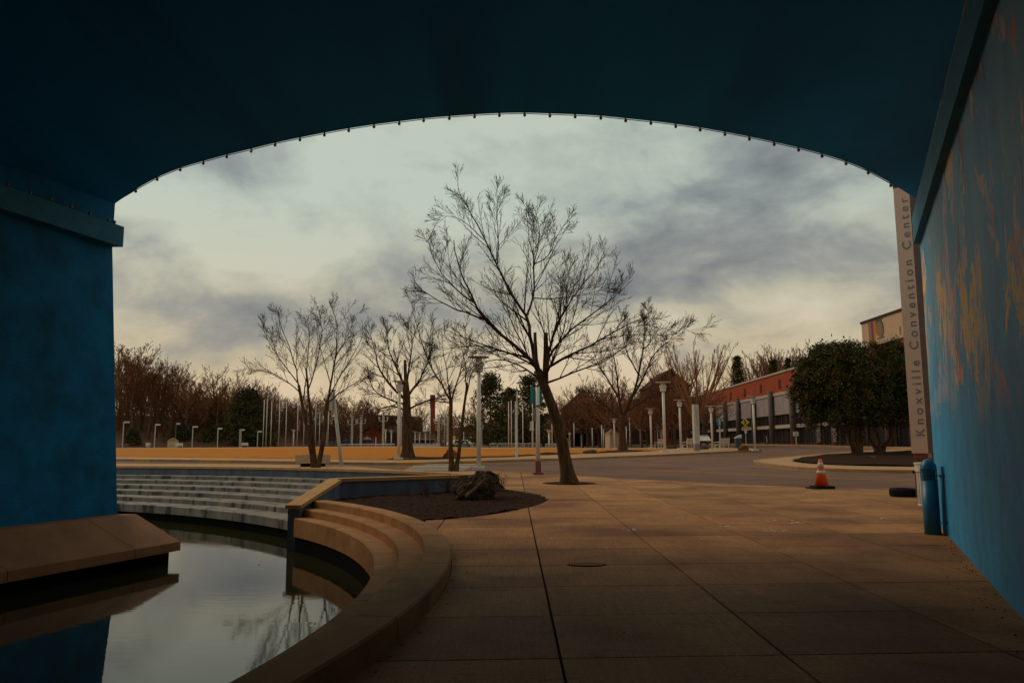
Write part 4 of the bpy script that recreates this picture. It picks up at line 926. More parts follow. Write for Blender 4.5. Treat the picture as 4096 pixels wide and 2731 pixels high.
for a, c_, r_ in (((0, -1), (-3, -6), 1.2), ((-3, -6), (-4.5, -11), 1.1), ((1.5, -1), (2.5, -6), 1.2), ((2.5, -6), (5, -11), 1.1), ((-2, 5), (-6, 1), 1.0), ((1, 5), (5, 1), 1.1)): q.tube([(a[0] * u, -.03, zc_ + a[1] * u), (c_[0] * u, -.03, zc_ + c_[1] * u)], r_ * u, 6)
P(t, 'walking_figure', q, M_signblk)
me = textmesh('AHEAD', 8.0 * s, .004, 1.0, 'CENTER'); me.materials.append(M_signblk)
for v in me.vertices: v.co = (v.co.x, -.032 - v.co.z, zf(1714.2) + v.co.y)
letters(t, me, M_signblk)
t, b, s, H = post_sign('road_sign', 'grey back of a diamond road sign above a crossing plate', 2632, 1790, 1688, .09); zf = lambda y: (1790 - y) * s
P(t, 'diamond_plate', diamond(15.5 * s, zf(1704)), M_grey); P(t, 'cross_plate', MB().box((0, -.02, zf(1724)), (24 * s, .02, 9 * s)), M_grey)
t, b, s, H = post_sign('road_sign', 'small white parking sign with red ring beside the diamond sign', 2646, 1790, 1730, .07); zf = lambda y: (1790 - y) * s
P(t, 'plate', MB().box((0, -.02, zf(1737)), (10 * s, .02, 14 * s)), M_white); q = MB(); q.tube([(3 * s * math.cos(a * .5236), -.035, zf(1736) + 3 * s * math.sin(a * .5236)) for a in range(13)], .6 * s, 5, False); q.tube([(-2 * s, -.035, zf(1734)), (2 * s, -.035, zf(1738))], .5 * s, 5); P(t, 'red_ring', q, M_red)
t, b, s, H = post_sign('road_sign', 'plain teal backed sign on pale pole left of the pedestrian sign', 2882, 1792, 1676, .12); zf = lambda y: (1792 - y) * s
P(t, 'plate', MB().box((-.02, .10, zf(1688)), (18 * s, .03, 26 * s)), M_teal); P(t, 'collar', MB().box((0, .02, zf(1702)), (.18, .18, .1)), M_grey)
t, b, s, H = post_sign('road_sign', 'round green sign back far behind the flat boulder', 2326, 1793, 1745, .1); zf = lambda y: (1793 - y) * s
P(t, 'disc_plate', MB().tube([(0, -.03, zf(1746)), (0, .0, zf(1746))], 6 * s, 16), M_grnsign)
t, b, s, H = post_sign('road_sign', 'orange warning sign edge beyond the white railing', 2088, 1790, 1732, .12, M_grey); zf = lambda y: (1790 - y) * s
P(t, 'orange_plate', diamond(.45, zf(1742)), M_orange)
t, b, s, H = post_sign('road_sign', 'pale patterned diamond sign behind the leaning trunk', 2279, 1793, 1728, .12); zf = lambda y: (1793 - y) * s
P(t, 'diamond_plate', diamond(7 * s, zf(1735)), M_pale)
t, b, s, H = post_sign('road_sign', 'pale sign cluster with stepped plates right of the white pole', 2128, 1792, 1682, .12); zf = lambda y: (1792 - y) * s
for k in range(4): P(t, 'plate', MB().box(((-6 + 4 * k) * s, -.04 - .01 * k, zf(1701 - (k % 2) * 3)), (3 * s, .03, 26 * s)), M_white)
P(t, 'lower_plate', MB().box((0, -.1, zf(1718)), (17 * s, .03, 12 * s)), M_white)
# kiosks with pyramid roofs
def kiosk(label, x0, x1, yb, ye, yt, hipx=None):
    b = gr((x0 + x1) / 2, yb); s = 1 / ppm(b); W = (x1 - x0) * s; t = T('kiosk', label, 'kiosk', (b.x, b.y + W / 2, b.z), 'small kiosks with pyramid roofs', .35); h = (yb - ye) * s; ht = (yb - yt) * s; w = W * .72; e = W * .98 * .72 + .1
    P(t, 'walls', MB().box((0, 0, h / 2), (w, w, h)), M_beige); P(t, 'fascia', MB().box((0, 0, h + .05), (e + .02, e + .02, .12)), M_trim)
    P(t, 'roof', MB().add([(-e / 2 - .05, -e / 2 - .05, h + .11), (e / 2 + .05, -e / 2 - .05, h + .11), (e / 2 + .05, e / 2 + .05, h + .11), (-e / 2 - .05, e / 2 + .05, h + .11), (0, 0, ht)], [(0, 1, 4), (1, 2, 4), (2, 3, 4), (3, 0, 4), (3, 2, 1, 0)]), mat('kiosk_roof', (.20, .12, .07), (.15, .09, .055), .9, 6))
    P(t, 'door', MB().box((0, -w / 2 - .015, h * .42), (w * .34, .04, h * .82)), M_trim)
kiosk('big beige kiosk with brown pyramid roof behind the lawn tree', 2424, 2482, 1797, 1738, 1715)
kiosk('small beige kiosk among the far shoebox lamps on the left', 652, 706, 1793, 1764, 1749)
kiosk('tiny beige kiosk half hidden behind the leaning trunk', 2262, 2284, 1794, 1766, 1752)
# bins and far furniture on the left
for lab, x, y0, y1, wp in (('round white bin left of the small far kiosk', 592, 1793, 1772, 17), ('small white bin behind the flat far rock', 821, 1788, 1774, 14)):
    b = gr(x, y0); s = 1 / ppm(b); t = T('litter_bin', lab, 'litter bin', b); P(t, 'drum', MB().cyl(0, 0, 0, (y0 - y1) * s, wp * s / 2, wp * s / 2, 14), M_pale, True); P(t, 'rim', MB().lathe([(wp * s * .53, (y0 - y1) * s - .05), (wp * s * .53, (y0 - y1) * s + .03), (wp * s * .4, (y0 - y1) * s + .05)], 14), M_white)
b = gr(818, 1791); rock('boulder', 'flat olive boulder in front of the small white bin', b, 31 / ppm(b) / 2, .8, .5, 21, M_rock, 3)
# shoebox lamps
for lab, x, y0, y1, hw, m in (('leftmost far shoebox lamp post beside the blue pier', 489, 1793, 1687, 20, M_pale), ('second far shoebox lamp post left of the small kiosk', 617, 1792, 1697, 16, M_pale), ('dark far shoebox lamp post behind the small kiosk', 700, 1790, 1693, 13, M_col), ('far shoebox lamp post right of the far white bench', 768, 1791, 1705, 16, M_pale), ('thin far shoebox lamp post right of the flat olive boulder', 869, 1791, 1712, 13, M_pale), ('paired far shoebox lamp post on the left', 957, 1789, 1718, 12, M_pale), ('paired far shoebox lamp post on the right', 962, 1789, 1717, 11, M_pale), ('far shoebox lamp post just left of the flagpoles', 1029, 1789, 1724, 14, M_pale)):
    b = gr(x, y0); s = 1 / ppm(b); H = (y0 - y1) * s; t = T('shoebox_lamp', lab, 'lamp post', b, 'far shoebox lamps at the lawn edge')
    P(t, 'pole', MB().box((0, 0, H / 2), (3.2 * s, 3.2 * s, H)), m); P(t, 'lamp_head', MB().box((hw * s / 2 + 2.5 * s, 0, H - 2.6 * s), (hw * s, 8 * s, 6 * s)), M_white); P(t, 'arm', MB().box((2 * s, 0, H - 2 * s), (3 * s, 1.6 * s, 2 * s)), m)
# flagpoles
fp = [(1051, 1789, 1055, 1602), (1063, 1789, 1068.5, 1598), (1081.7, 1789, 1085.5, 1607.5), (1113.5, 1788.5, 1118.3, 1596), (1141.5, 1788.5, 1145, 1611), (1187.5, 1788, 1189.7, 1597), (1213.6, 1787.5, 1214.5, 1625), (1260, 1787, 1260.7, 1600), (1276.5, 1787, 1277, 1651), (1305.5, 1787, 1306, 1651), (1310.7, 1787, 1310, 1651), (2035, 1794, 2036, 1612), (2046, 1794, 2047, 1606), (2092, 1794, 2093, 1622), (2132, 1795, 2131, 1612), (2209, 1794, 2209, 1672), (2297, 1793, 2298, 1697), (2370, 1793, 2369, 1715), (2408, 1793, 2408, 1705), (2414.5, 1793, 2415, 1720), (2507, 1793, 2507, 1710), (2521, 1794, 2520, 1675), (2563, 1794, 2563, 1712), (1720, 1786, 1720, 1632), (1779, 1787, 1780, 1600), (1845, 1788, 1845, 1735), (1855, 1788, 1855, 1732)]
fl_lab = ['first flagpole from the left beside the dark evergreen', 'second flagpole from the left', 'third flagpole from the left', 'fourth flagpole from the left, the tallest of them', 'fifth flagpole from the left', 'flagpole with a limp striped flag left of the multi-stemmed tree', 'seventh flagpole from the left, left of the tree stems', 'flagpole seen between the stems of the left tree', 'short flagpole seen between the left tree stems', 'left one of two close poles right of the left tree', 'right one of two close poles right of the left tree', 'thin white flagpole with a small flag left of the white fin pole', 'thin white flagpole just left of the white fin pole', 'thin white pole right of the white fin pole', 'thin white pole just left of the teal banner pole', 'white pole between banner pole and leaning trunk', 'pale pole just right of the leaning trunk foot', 'pale pole behind the flat boulder', 'left of two close pale poles beside the big kiosk', 'right of two close pale poles beside the big kiosk', 'pale pole just right of the lawn tree trunk', 'taller pale pole right of the big kiosk', 'pale pole left of the diamond road sign', 'short pole in front of the brick chimney', 'tall flagpole with striped flag near the chimney', 'short pale post left of the evergreen trunk', 'second short pale post left of the evergreen trunk']
for (x0, y0, x1, y1), lab in zip(fp, fl_lab):
    b = gr(x0, y0); s = 1 / ppm(b); H = aty(x1, y1, b.y).z - b.z; t = T('flagpole', lab, 'flagpole', b, 'white flagpoles and poles beyond the lawn')
    r = 1.9 * s if x0 < 1900 else 2.2 * s
    P(t, 'pole', MB().tube([(0, 0, 0), (0, 0, H)], [r, r * .7], 8), M_white, True); P(t, 'finial', MB().ball((0, 0, H + r), r * 1.3, 8), M_white)
    if 'flag ' in lab or lab.endswith('flag') or 'striped flag' in lab or 'small flag' in lab:
        z0, z1, w_ = ((1680, 1727, 7) if x0 < 1300 else ((1710, 1735, 5) if x0 > 1900 else (1676, 1716, 7))); zz0, zz1 = (y0 - z1) * s, (y0 - z0) * s
        rows = 8; cols = 4
        for k in range(6):            # limp folds: narrow strips of cloth side by side
            a0 = k / 6.0; q = MB(); q.v = []
            for j in range(rows + 1):
                f = j / rows; xo = r * 1.2 + w_ * s * (a0 + f * .06); dp = .25 * math.sin(a0 * 9 + f * 3)
                q.v += [(xo, dp, zz1 - (zz1 - zz0) * f * (1 - .10 * (5 - k) * .3)), (xo + w_ * s / 5.2, dp + .12, zz1 - (zz1 - zz0) * f * (1 - .10 * (5 - k) * .3))]
            q.f = [(2 * j, 2 * j + 1, 2 * j + 3, 2 * j + 2) for j in range(rows)]
            P(t, 'flag_fold', q, M_navy if k == 0 else (M_red if k % 2 else M_cloth))
# lamp cluster columns
def cluster(label, x, y0, y1, arms):
    b = gr(x, y0); s = 1 / ppm(b); H = (y0 - y1) * s; t = T('lamp_column', label, 'lamp column', b, 'ringed lamp columns beyond the lawn'); r = 4.0 * s
    for k in range(4):
        a = math.pi / 4 + k * math.pi / 2; P(t, 'shaft', MB().cyl(r * math.cos(a) * .8, r * math.sin(a) * .8, 0, H, r * .38, r * .38, 8), M_white)
    for k in range(8): P(t, 'ring', MB().lathe([(r * 1.05, H * (.06 + .105 * k)), (r * 1.35, H * (.063 + .105 * k)), (r * 1.35, H * (.077 + .105 * k)), (r * 1.05, H * (.08 + .105 * k))], 10), M_pale)
    P(t, 'top_disc', MB().lathe([(r * 2.2, H), (r * 2.3, H + s), (r * .5, H + 2 * s)], 14), M_pale)
    for a in arms:
        ex = a * s; z = (y0 - arms_z(y0, y1)) * s
        P(t, 'arm', MB().tube([(0, 0, z), (ex, 0, z), (ex, 0, z + 6 * s)], 1.4 * s, 6), M_white); h = P(t, 'arm_lamp', MB().lathe([(2.2 * s, z + 5 * s), (2.8 * s, z + 6 * s), (3.4 * s, z + 12 * s), (1.6 * s, z + 14 * s)], 10, (ex, 0, 0)), M_white); P(h, 'lamp_disc', MB().lathe([(6.5 * s, z + 15 * s), (6.5 * s, z + 16 * s), (1 * s, z + 17 * s)], 12, (ex, 0, 0)), M_pale)
def arms_z(y0, y1): return y1 + (y0 - y1) * .26
for a in (('left one of the ringed lamp columns beside the play area', 1407, 1785.5, 1668, (-16, 16)), ('ringed lamp column left of the play pavilion', 1443, 1785.5, 1662, (-16, 16)), ('ringed lamp column right of the play pavilion, the tallest', 1532, 1785.5, 1650, (-16, 16)), ('ringed lamp column partly behind the second tall disc lamp', 1602, 1786, 1667, (-15, 16)), ('ringed lamp column right of the brick chimney', 1754, 1787, 1660, (-17, 16)), ('ringed lamp column left of the twin-stemmed tree', 1791, 1788, 1666, (-17,)), ('ringed lamp column beside the nearest tall disc lamp', 1925, 1791, 1691, (7,))): cluster(*a)
# ------------------------------------------------------------------ trees
class Wood:
    def __init__(s): s.v = []; s.f = []
    def tube(s, pts, rad, n):
        m = len(pts); o = len(s.v); prev = None
        for i in range(m):
            d = (pts[min(i + 1, m - 1)] - pts[max(i - 1, 0)])
            if d.length < 1e-6: d = Vector((0, 0, 1))
            d.normalize(); ref = Vector((1, 0, 0)) if abs(d.x) < .8 else Vector((0, 1, 0))
            if prev is None: a = d.cross(ref).normalized()
            else: a = (prev - d * prev.dot(d)).normalized()
            prev = a; b = d.cross(a); p = pts[i]; r = rad[i]
            for k in range(n):
                t = 6.28318 * k / n; s.v.append((p.x + (a.x * math.cos(t) + b.x * math.sin(t)) * r, p.y + (a.y * math.cos(t) + b.y * math.sin(t)) * r, p.z + (a.z * math.cos(t) + b.z * math.sin(t)) * r))
        for i in range(m - 1):
            for k in range(n):
                k2 = (k + 1) % n; s.f.append((o + i * n + k, o + i * n + k2, o + (i + 1) * n + k2, o + (i + 1) * n + k))
        if n > 3: s.f.append(tuple(o + (m - 1) * n + k for k in range(n)))
    def mesh(s):
        me = bpy.data.meshes.new('wood'); me.from_pydata(s.v, [], s.f); me.update(); me.polygons.foreach_set('use_smooth', [True] * len(me.polygons)); return me
def rvec(r): 
    while True:
        v = Vector((r.uniform(-1, 1), r.uniform(-1, 1), r.uniform(-1, 1)))
        if .05 < v.length < 1: return v.normalized()
def grow(W, r, p, d, L, rad, lvl, cfg):
    segs = cfg['segs'][lvl]; pts = [p.copy()]; rads = [rad]; q = p.copy(); d = d.normalized()
    rmin = cfg['rmin']
    for i in range(segs):
        d = (d + rvec(r) * cfg['wob'][lvl] + Vector((0, 0, cfg['up'][lvl]))).normalized()
        q = q + d * (L / segs); pts.append(q.copy()); rads.append(max(rmin, rad * (1 - .85 * (i + 1) / segs)))
    W.tube(pts, rads, 3 if rad < .03 else (5 if rad < .08 else 7))
    spawn(W, r, pts, rads, L, lvl, cfg)
def spawn(W, r, pts, rads, L, lvl, cfg, t0=None):
    if lvl + 1 >= len(cfg['segs']): return
    n = cfg['kids'][lvl] * (min(1.0, max(.35, L / 4.2)) if t0 is None and lvl == 0 else 1.0); n = max(1, int(n * r.uniform(.75, 1.25))); m = len(pts) - 1
    for k in range(n):
        lo = cfg['t0'][lvl] if t0 is None else t0
        t = lo + (1 - lo) * ((k + r.random()) / n); f = t * m; i = min(m - 1, int(f)); fr = f - i
        p = pts[i].lerp(pts[i + 1], fr); dd = (pts[i + 1] - pts[i]).normalized()
        ax = dd.cross(rvec(r)); 
        if ax.length < .1: continue
        ax.normalize(); ang = math.radians(r.uniform(*cfg['ang'][lvl])); nd = Matrix.Rotation(ang, 3, ax) @ dd
        rr = rads[i] * (1 - fr) + rads[i + 1] * fr
        ln = L * cfg['ratio'][lvl] * r.uniform(.65, 1.15) * (1 - cfg.get('taper', .72) * t)
        ln = max(ln, cfg.get('lmin', (0, 0, 0, 0))[lvl]) * (1.0 if t < .72 else .6)
        grow(W, r, p, nd, ln, max(cfg['rmin'], min(rr * .62, ln * .018)), lvl + 1, cfg)
CFG = dict(segs=[6, 5, 4, 3, 2], kids=[9, 8, 6, 4], t0=[.12, .12, .15, .15], ang=[(24, 46), (22, 44), (22, 46), (25, 50)], ratio=[.58, .58, .55, .45], wob=[.06, .07, .07, .08, .08], up=[.04, .08, .09, .07, .05], rmin=.0045)
def px_tree(label, base_px, limbs, cfg, seed, m=M_bark, mt=M_twig, off=0.0, spread=.22, group=None, extra=0, leaves=0, stubs=()):
    """limbs: (pixel polyline, start radius, end radius, depth drift, is_trunk). Pixels give directions, the base gives the distance."""
    r = random.Random(seed); b = gr(*base_px, off); TRK = Wood(); CRW = Wood(); Y = b.y
    t = T('tree', label, 'tree', b, group)
    for pl_, r0, r1, drift, trunk in limbs:
        n0 = len(pl_); P3 = []
        for i, (a, c) in enumerate(pl_):
            yy = Y + (drift[0] + (drift[1] - drift[0]) * i / max(1, n0 - 1)); P3.append(tuple(aty(a, c, yy)))
        n1 = max(6, n0 * 2 + 1); P3 = smoothpl(P3, n1, 2); pts = [Vector(p) - b for p in P3]
        for i in range(1, n1 - 1): pts[i] += rvec(r) * (.012 if trunk else .03)
        if not trunk: r0 *= .74
        rads = [r0 + (r1 - r0) * (i / (n1 - 1)) ** .8 for i in range(n1)]
        if trunk == 1:
            rads[0] *= 1.45
            if n1 > 8: rads[1] *= 1.12
            TRK.tube(pts, rads, 14)
        elif trunk == 2: TRK.tube(pts, rads, 10)
        else:
            CRW.tube(pts, rads, 8); L = sum((pts[i + 1] - pts[i]).length for i in range(n1 - 1)); spawn(CRW, r, pts, rads, min(L, 5.0), 0, cfg)
        for _ in range(0): pass
    o = link('trunk', TRK.mesh(), m, t); o2 = link('branches', CRW.mesh(), mt, t)
    if leaves:
        q = MB(); vs = [v for v in CRW.v if v[2] > 3]
        for _ in range(leaves):
            c = Vector(r.choice(vs)); u = rvec(r) * r.uniform(.02, .04); w_ = rvec(r) * .02; q.add([c, c + u + w_, c + u * 2, c + u - w_], [(0, 1, 2, 3)])
        P(t, 'dead_leaves', q, M_twig, kind='stuff')
    return t

Q = lambda *a: [(a[i], a[i + 1]) for i in range(0, len(a), 2)]
FINE = dict(CFG, segs=[6, 4, 3, 2], kids=[15, 10, 2], ratio=[.60, .44, .42], wob=[.05, .05, .05, .05], up=[.05, .07, .06, .04], ang=[(24, 44), (20, 42), (22, 45)], t0=[.12, .15, .25], taper=.62, lmin=(.7, .42, .2))
c_main = dict(FINE, rmin=.0055)
px_tree('big leaning bare tree in the round pit at the plaza edge', (2275, 1932), [
    (Q(2277, 1934, 2268, 1880, 2243, 1740, 2207, 1620, 2172, 1530, 2150, 1480), .24, .15, (0, 0), 1),
    (Q(2172, 1540, 2150, 1470, 2140, 1400, 2140, 1330), .10, .055, (0, .1), 2),
    (Q(2180, 1550, 2182, 1470, 2183, 1400, 2183, 1330), .12, .075, (0, -.1), 2),
    (Q(2160, 1510, 2137, 1452, 2023, 1355, 1936, 1279, 1893, 1208, 1860, 1127, 1833, 1062, 1815, 960), .11, .012, (0, -1.5), 0),
    (Q(1936, 1279, 1817, 1235, 1698, 1170, 1660, 1132), .045, .008, (-.9, -2.2), 0),
    (Q(1893, 1208, 1800, 1140, 1730, 1040, 1715, 970), .04, .008, (-1, .3), 0),
    (Q(2155, 1500, 2131, 1409, 2120, 1327, 2107, 1262, 2055, 1197, 2017, 1127, 1990, 1056, 1936, 959, 1893, 867, 1840, 775, 1830, 735), .10, .008, (0, 1.2), 0),
    (Q(2107, 1262, 2134, 1192, 2137, 1056, 2120, 975, 2110, 900, 2106, 830), .055, .007, (.4, 2.2), 0),
    (Q(2137, 1056, 2196, 1029, 2229, 932, 2288, 867), .03, .006, (1, 2), 0),
    (Q(1990, 1056, 1996, 1000, 1990, 867, 1985, 760), .03, .006, (.8, .2), 0),
    (Q(1936, 959, 1880, 900, 1800, 850, 1735, 905), .025, .006, (1, 1.5), 0),
    (Q(2134, 1192, 2223, 1197, 2359, 1170, 2435, 1150), .03, .006, (.4, -1), 0),
    (Q(2137, 1056, 2160, 950, 2150, 880, 2148, 840), .03, .006, (1.5, .4), 0),
    (Q(2180, 1500, 2196, 1460, 2278, 1421, 2386, 1373, 2494, 1300, 2590, 1270), .08, .008, (0, -2), 0),
    (Q(2178, 1490, 2191, 1452, 2212, 1327, 2250, 1252, 2305, 1165, 2386, 1084, 2420, 1000), .075, .008, (0, 1.6), 0),
    (Q(2180, 1500, 2196, 1409, 2305, 1300, 2413, 1225, 2530, 1120), .07, .007, (0, .4), 0),
    (Q(2165, 1510, 2142, 1463, 2034, 1409, 1898, 1376, 1763, 1403), .06, .007, (0, 1.5), 0),
    (Q(2190, 1530, 2300, 1490, 2440, 1440, 2560, 1330), .055, .007, (0, 2.4), 0),
    (Q(2165, 1520, 2080, 1460, 1980, 1430, 1850, 1480), .05, .007, (0, -2.4), 0),
    (Q(2175, 1520, 2230, 1400, 2270, 1250, 2260, 1080), .055, .007, (0, -3), 0),
    (Q(2165, 1520, 2100, 1400, 2030, 1250, 2010, 1120), .055, .007, (0, 3), 0),
    (Q(2400, 1360, 2560, 1330, 2680, 1345, 2800, 1315), .018, .004, (-1.4, -1.8), 0),
], c_main, 11, leaves=160)
c_mid = dict(FINE, rmin=.0065)
px_tree('bare multi-stemmed tree in front of the concrete planter on the left', (1265, 1871), [
    (Q(1255, 1874, 1250, 1840, 1240, 1780, 1225, 1700, 1210, 1620, 1195, 1540), .11, .07, (0, 0), 1),
    (Q(1262, 1874, 1258, 1840, 1250, 1740, 1240, 1640, 1232, 1560, 1225, 1475), .12, .045, (0, .4), 1),
    (Q(1268, 1874, 1280, 1830, 1298, 1740, 1305, 1640, 1310, 1600), .13, .10, (0, 0), 1),
    (Q(1310, 1610, 1330, 1500, 1345, 1400, 1350, 1300, 1335, 1250, 1315, 1205), .085, .008, (0, 1), 0),
    (Q(1310, 1610, 1370, 1560, 1440, 1520, 1480, 1500), .06, .008, (0, -1), 0),
    (Q(1340, 1430, 1400, 1330, 1430, 1250), .04, .007, (0, -1.5), 0),
    (Q(1195, 1545, 1185, 1470, 1150, 1370, 1120, 1290, 1105, 1240), .055, .008, (0, 1), 0),
    (Q(1200, 1570, 1120, 1500, 1040, 1480, 970, 1475), .045, .007, (0, -1.2), 0),
    (Q(1190, 1530, 1110, 1430, 1070, 1360, 1050, 1300), .045, .007, (0, -2), 0),
    (Q(1215, 1600, 1230, 1450, 1240, 1350, 1225, 1260), .05, .007, (0, 2), 0),
    (Q(1232, 1560, 1270, 1450, 1290, 1330, 1280, 1240), .05, .007, (.3, -1.5), 0),
    (Q(1310, 1600, 1390, 1450, 1440, 1380, 1455, 1320), .05, .007, (0, 2), 0),
], c_mid, 23)
px_tree('stout bare tree on the lawn with dark trunk and mulch ring', (1628, 1829), [
    (Q(1630, 1832, 1630, 1790, 1629, 1700, 1627, 1620, 1625, 1560, 1620, 1520), .40, .22, (0, 0), 1),
    (Q(1622, 1560, 1622, 1500, 1620, 1440), .14, .10, (0, .2), 2),
    (Q(1625, 1600, 1560, 1540, 1510, 1470, 1500, 1400, 1480, 1330), .16, .012, (0, 2), 0),
    (Q(1625, 1560, 1590, 1480, 1550, 1400, 1545, 1310), .14, .012, (0, -2), 0),
    (Q(1628, 1590, 1680, 1520, 1710, 1450, 1730, 1380), .14, .012, (0, 2), 0),
    (Q(1630, 1640, 1680, 1610, 1760, 1590, 1810, 1570), .11, .012, (0, -2), 0),
    (Q(1625, 1550, 1640, 1450, 1650, 1370, 1640, 1300), .12, .012, (0, 3), 0),
    (Q(1622, 1640, 1560, 1620, 1510, 1640, 1470, 1620), .09, .012, (0, 2), 0),
    (Q(1625, 1620, 1560, 1600, 1490, 1560, 1470, 1500), .1, .012, (0, -3), 0),
], dict(FINE, rmin=.010, lmin=(.9, .6, .3)), 31, off=.13)
px_tree('slender twin-stemmed bare tree behind the boulder and coping', (1815, 1884), [
    (Q(1808, 1886, 1803, 1820, 1802, 1740, 1802, 1660, 1804, 1600), .12, .085, (0, 0), 1),
    (Q(1824, 1886, 1834, 1820, 1843, 1740, 1852, 1660, 1862, 1590, 1868, 1530), .10, .05, (0, .3), 1),
    (Q(1802, 1620, 1798, 1560, 1796, 1540), .07, .05, (0, -.2), 2),
    (Q(1804, 1605, 1770, 1540, 1730, 1480, 1690, 1380, 1660, 1280, 1640, 1180), .065, .006, (0, 1), 0),
    (Q(1800, 1610, 1760, 1605, 1700, 1602, 1660, 1590), .05, .006, (0, -1), 0),
    (Q(1806, 1600, 1830, 1530, 1850, 1450, 1870, 1360, 1860, 1300), .06, .006, (0, 1.5), 0),
    (Q(1862, 1590, 1880, 1500, 1930, 1440, 1980, 1400), .05, .006, (.2, -1.5), 0),
    (Q(1866, 1550, 1860, 1440, 1840, 1360, 1830, 1290), .045, .006, (.2, 1.5), 0),
    (Q(1730, 1480, 1710, 1380, 1740, 1290), .03, .006, (.5, -1), 0),
    (Q(1690, 1380, 1640, 1320, 1590, 1265), .025, .005, (.8, 1.2), 0),
    (Q(1804, 1600, 1790, 1500, 1770, 1400, 1765, 1310), .05, .006, (0, -2), 0),
], dict(FINE, rmin=.0062, kids=[10, 9, 2]), 41)
px_tree('broad bare tree beside the big kiosk across the road', (2491, 1799), [
    (Q(2491, 1802, 2490, 1760, 2487, 1700, 2490, 1660), .42, .30, (0, 0), 1),
    (Q(2490, 1670, 2475, 1590, 2468, 1500, 2455, 1420, 2440, 1340), .22, .02, (0, 2), 0),
    (Q(2490, 1670, 2530, 1590, 2555, 1500, 2570, 1420, 2580, 1330, 2575, 1240), .25, .02, (0, 0), 0),
    (Q(2535, 1580, 2580, 1500, 2610, 1420, 2660, 1370, 2720, 1340), .16, .015, (0, -2), 0),
    (Q(2570, 1400, 2605, 1370, 2600, 1330, 2590, 1220), .1, .012, (0, 2), 0),
    (Q(2475, 1590, 2420, 1500, 2380, 1430, 2360, 1370), .15, .015, (0, -3), 0),
    (Q(2485, 1680, 2420, 1620, 2370, 1590, 2330, 1560), .14, .015, (0, 3), 0),
    (Q(2500, 1650, 2580, 1600, 2640, 1560, 2690, 1500), .14, .015, (0, 3), 0),
    (Q(2555, 1500, 2500, 1400, 2490, 1320, 2500, 1260), .12, .012, (0, 3), 0),
], dict(FINE, rmin=.013, lmin=(1., .7, .4)), 51, off=.13)

# archetypes for the trees further off: copied, never instanced
def arche(seed, H, kind, rmin, m=M_barkf, mt=M_twigf):
    r = random.Random(seed); TRK = Wood(); CRW = Wood()
    if kind == 'vase':
        TRK.tube([Vector((0, 0, 0)), Vector((0, 0, H * .12)), Vector((.05, 0, H * .26))], [H * .02, H * .015, H * .015], 8)
        cfg = dict(CFG, kids=[8, 6, 5, 3], ang=[(12, 26), (14, 30), (18, 36), (20, 45)], up=[.10, .10, .08, .06, .05], rmin=rmin, segs=[6, 4, 3, 2], t0=[.3, .25, .2, .2])
        for k in range(11):
            a = k * 2.4; d = Vector((math.cos(a) * .58, math.sin(a) * .58, 1.0)); grow(CRW, r, Vector((0, 0, H * (.2 + .06 * r.random()))), d, H * r.uniform(.66, .8), H * .010, 0, cfg)
    elif kind == 'round':
        TRK.tube([Vector((0, 0, 0)), Vector((.1, 0, H * .2)), Vector((.0, .1, H * .42))], [H * .020, H * .014, H * .010], 8)
        cfg = dict(CFG, kids=[8, 6, 5, 3], rmin=rmin, segs=[6, 4, 3, 2], up=[.07, .06, .05, .05, .05])
        for k in range(13):
            a = k * 2.4; h = .2 + .22 * k / 13; d = Vector((math.cos(a), math.sin(a), .55 + .9 * k / 13)); grow(CRW, r, Vector((0, 0, H * h)), d, H * r.uniform(.42, .56), H * .0085, 0, cfg)
    else:                                    # tall woodland pole
        TRK.tube([Vector((0, 0, 0)), Vector((.2, 0, H * .4)), Vector((-.1, .1, H * .85))], [H * .013, H * .009, H * .003], 6)
        cfg = dict(CFG, kids=[9, 8, 5, 3], rmin=rmin, segs=[5, 4, 3, 2], up=[.12, .12, .10, .08, .05], ang=[(14, 34)] * 4)
        for k in range(15):
            a = k * 2.4; h = .3 + .55 * k / 15; d = Vector((math.cos(a), math.sin(a), 1.9)); grow(CRW, r, Vector((0, 0, H * h)), d, H * r.uniform(.24, .36) * (1.35 - .6 * k / 15), H * .0026, 0, cfg)
    return TRK.mesh(), CRW.mesh()
AR = {}
for i, kd in enumerate(('round', 'round', 'round')): AR['round%d' % i] = arche(100 + i, 10.0, 'round', .012)
for i in range(2): AR['vase%d' % i] = arche(200 + i, 10.0, 'vase', .009)
for i in range(4): AR['pole%d' % i] = arche(300 + i, 10.0, 'pole', .0075)
def put_tree(label, kd, px, py, ytop, Y=None, wide=1.0, rz=0.0, group=None):
    b = gr(px, py) if Y is None else aty(px, py, Y)
    H = aty(px, ytop, b.y).z - b.z; s = H / 10.0
    t = T('tree', label, 'tree', b, group, rz); t.scale = (s * wide, s * wide, s)
    a, c = AR[kd]; link('trunk', a, M_barkf, t); link('branches', c, M_twigf, t); return t
put_tree('vase shaped bare tree rising behind the concrete pillar', 'vase0', 2795, 1791, 1345, None, 1.15, .3)
put_tree('smaller vase shaped bare tree left of the pillar tree', 'vase1', 2700, 1790, 1400, None, 1.0, 1.1)
put_tree('dark bare tree between the big kiosk and the diamond sign', 'round0', 2568, 1794, 1480, None, 1.0, 2.0)
put_tree('dense bare tree behind the big kiosk', 'round1', 2420, 1789, 1440, None, 1.15, .4)
put_tree('dense bare tree right of the leaning trunk in the distance', 'round2', 2330, 1789, 1480, None, 1.2, 1.4)
put_tree('dense bare tree left of the tallest disc lamp', 'round1', 2625, 1790, 1490, None, 1.2, 4.4)
put_tree('dense bare tree in front of the gabled brick building', 'round0', 2375, 1788, 1500, None, 1.1, 5.1)
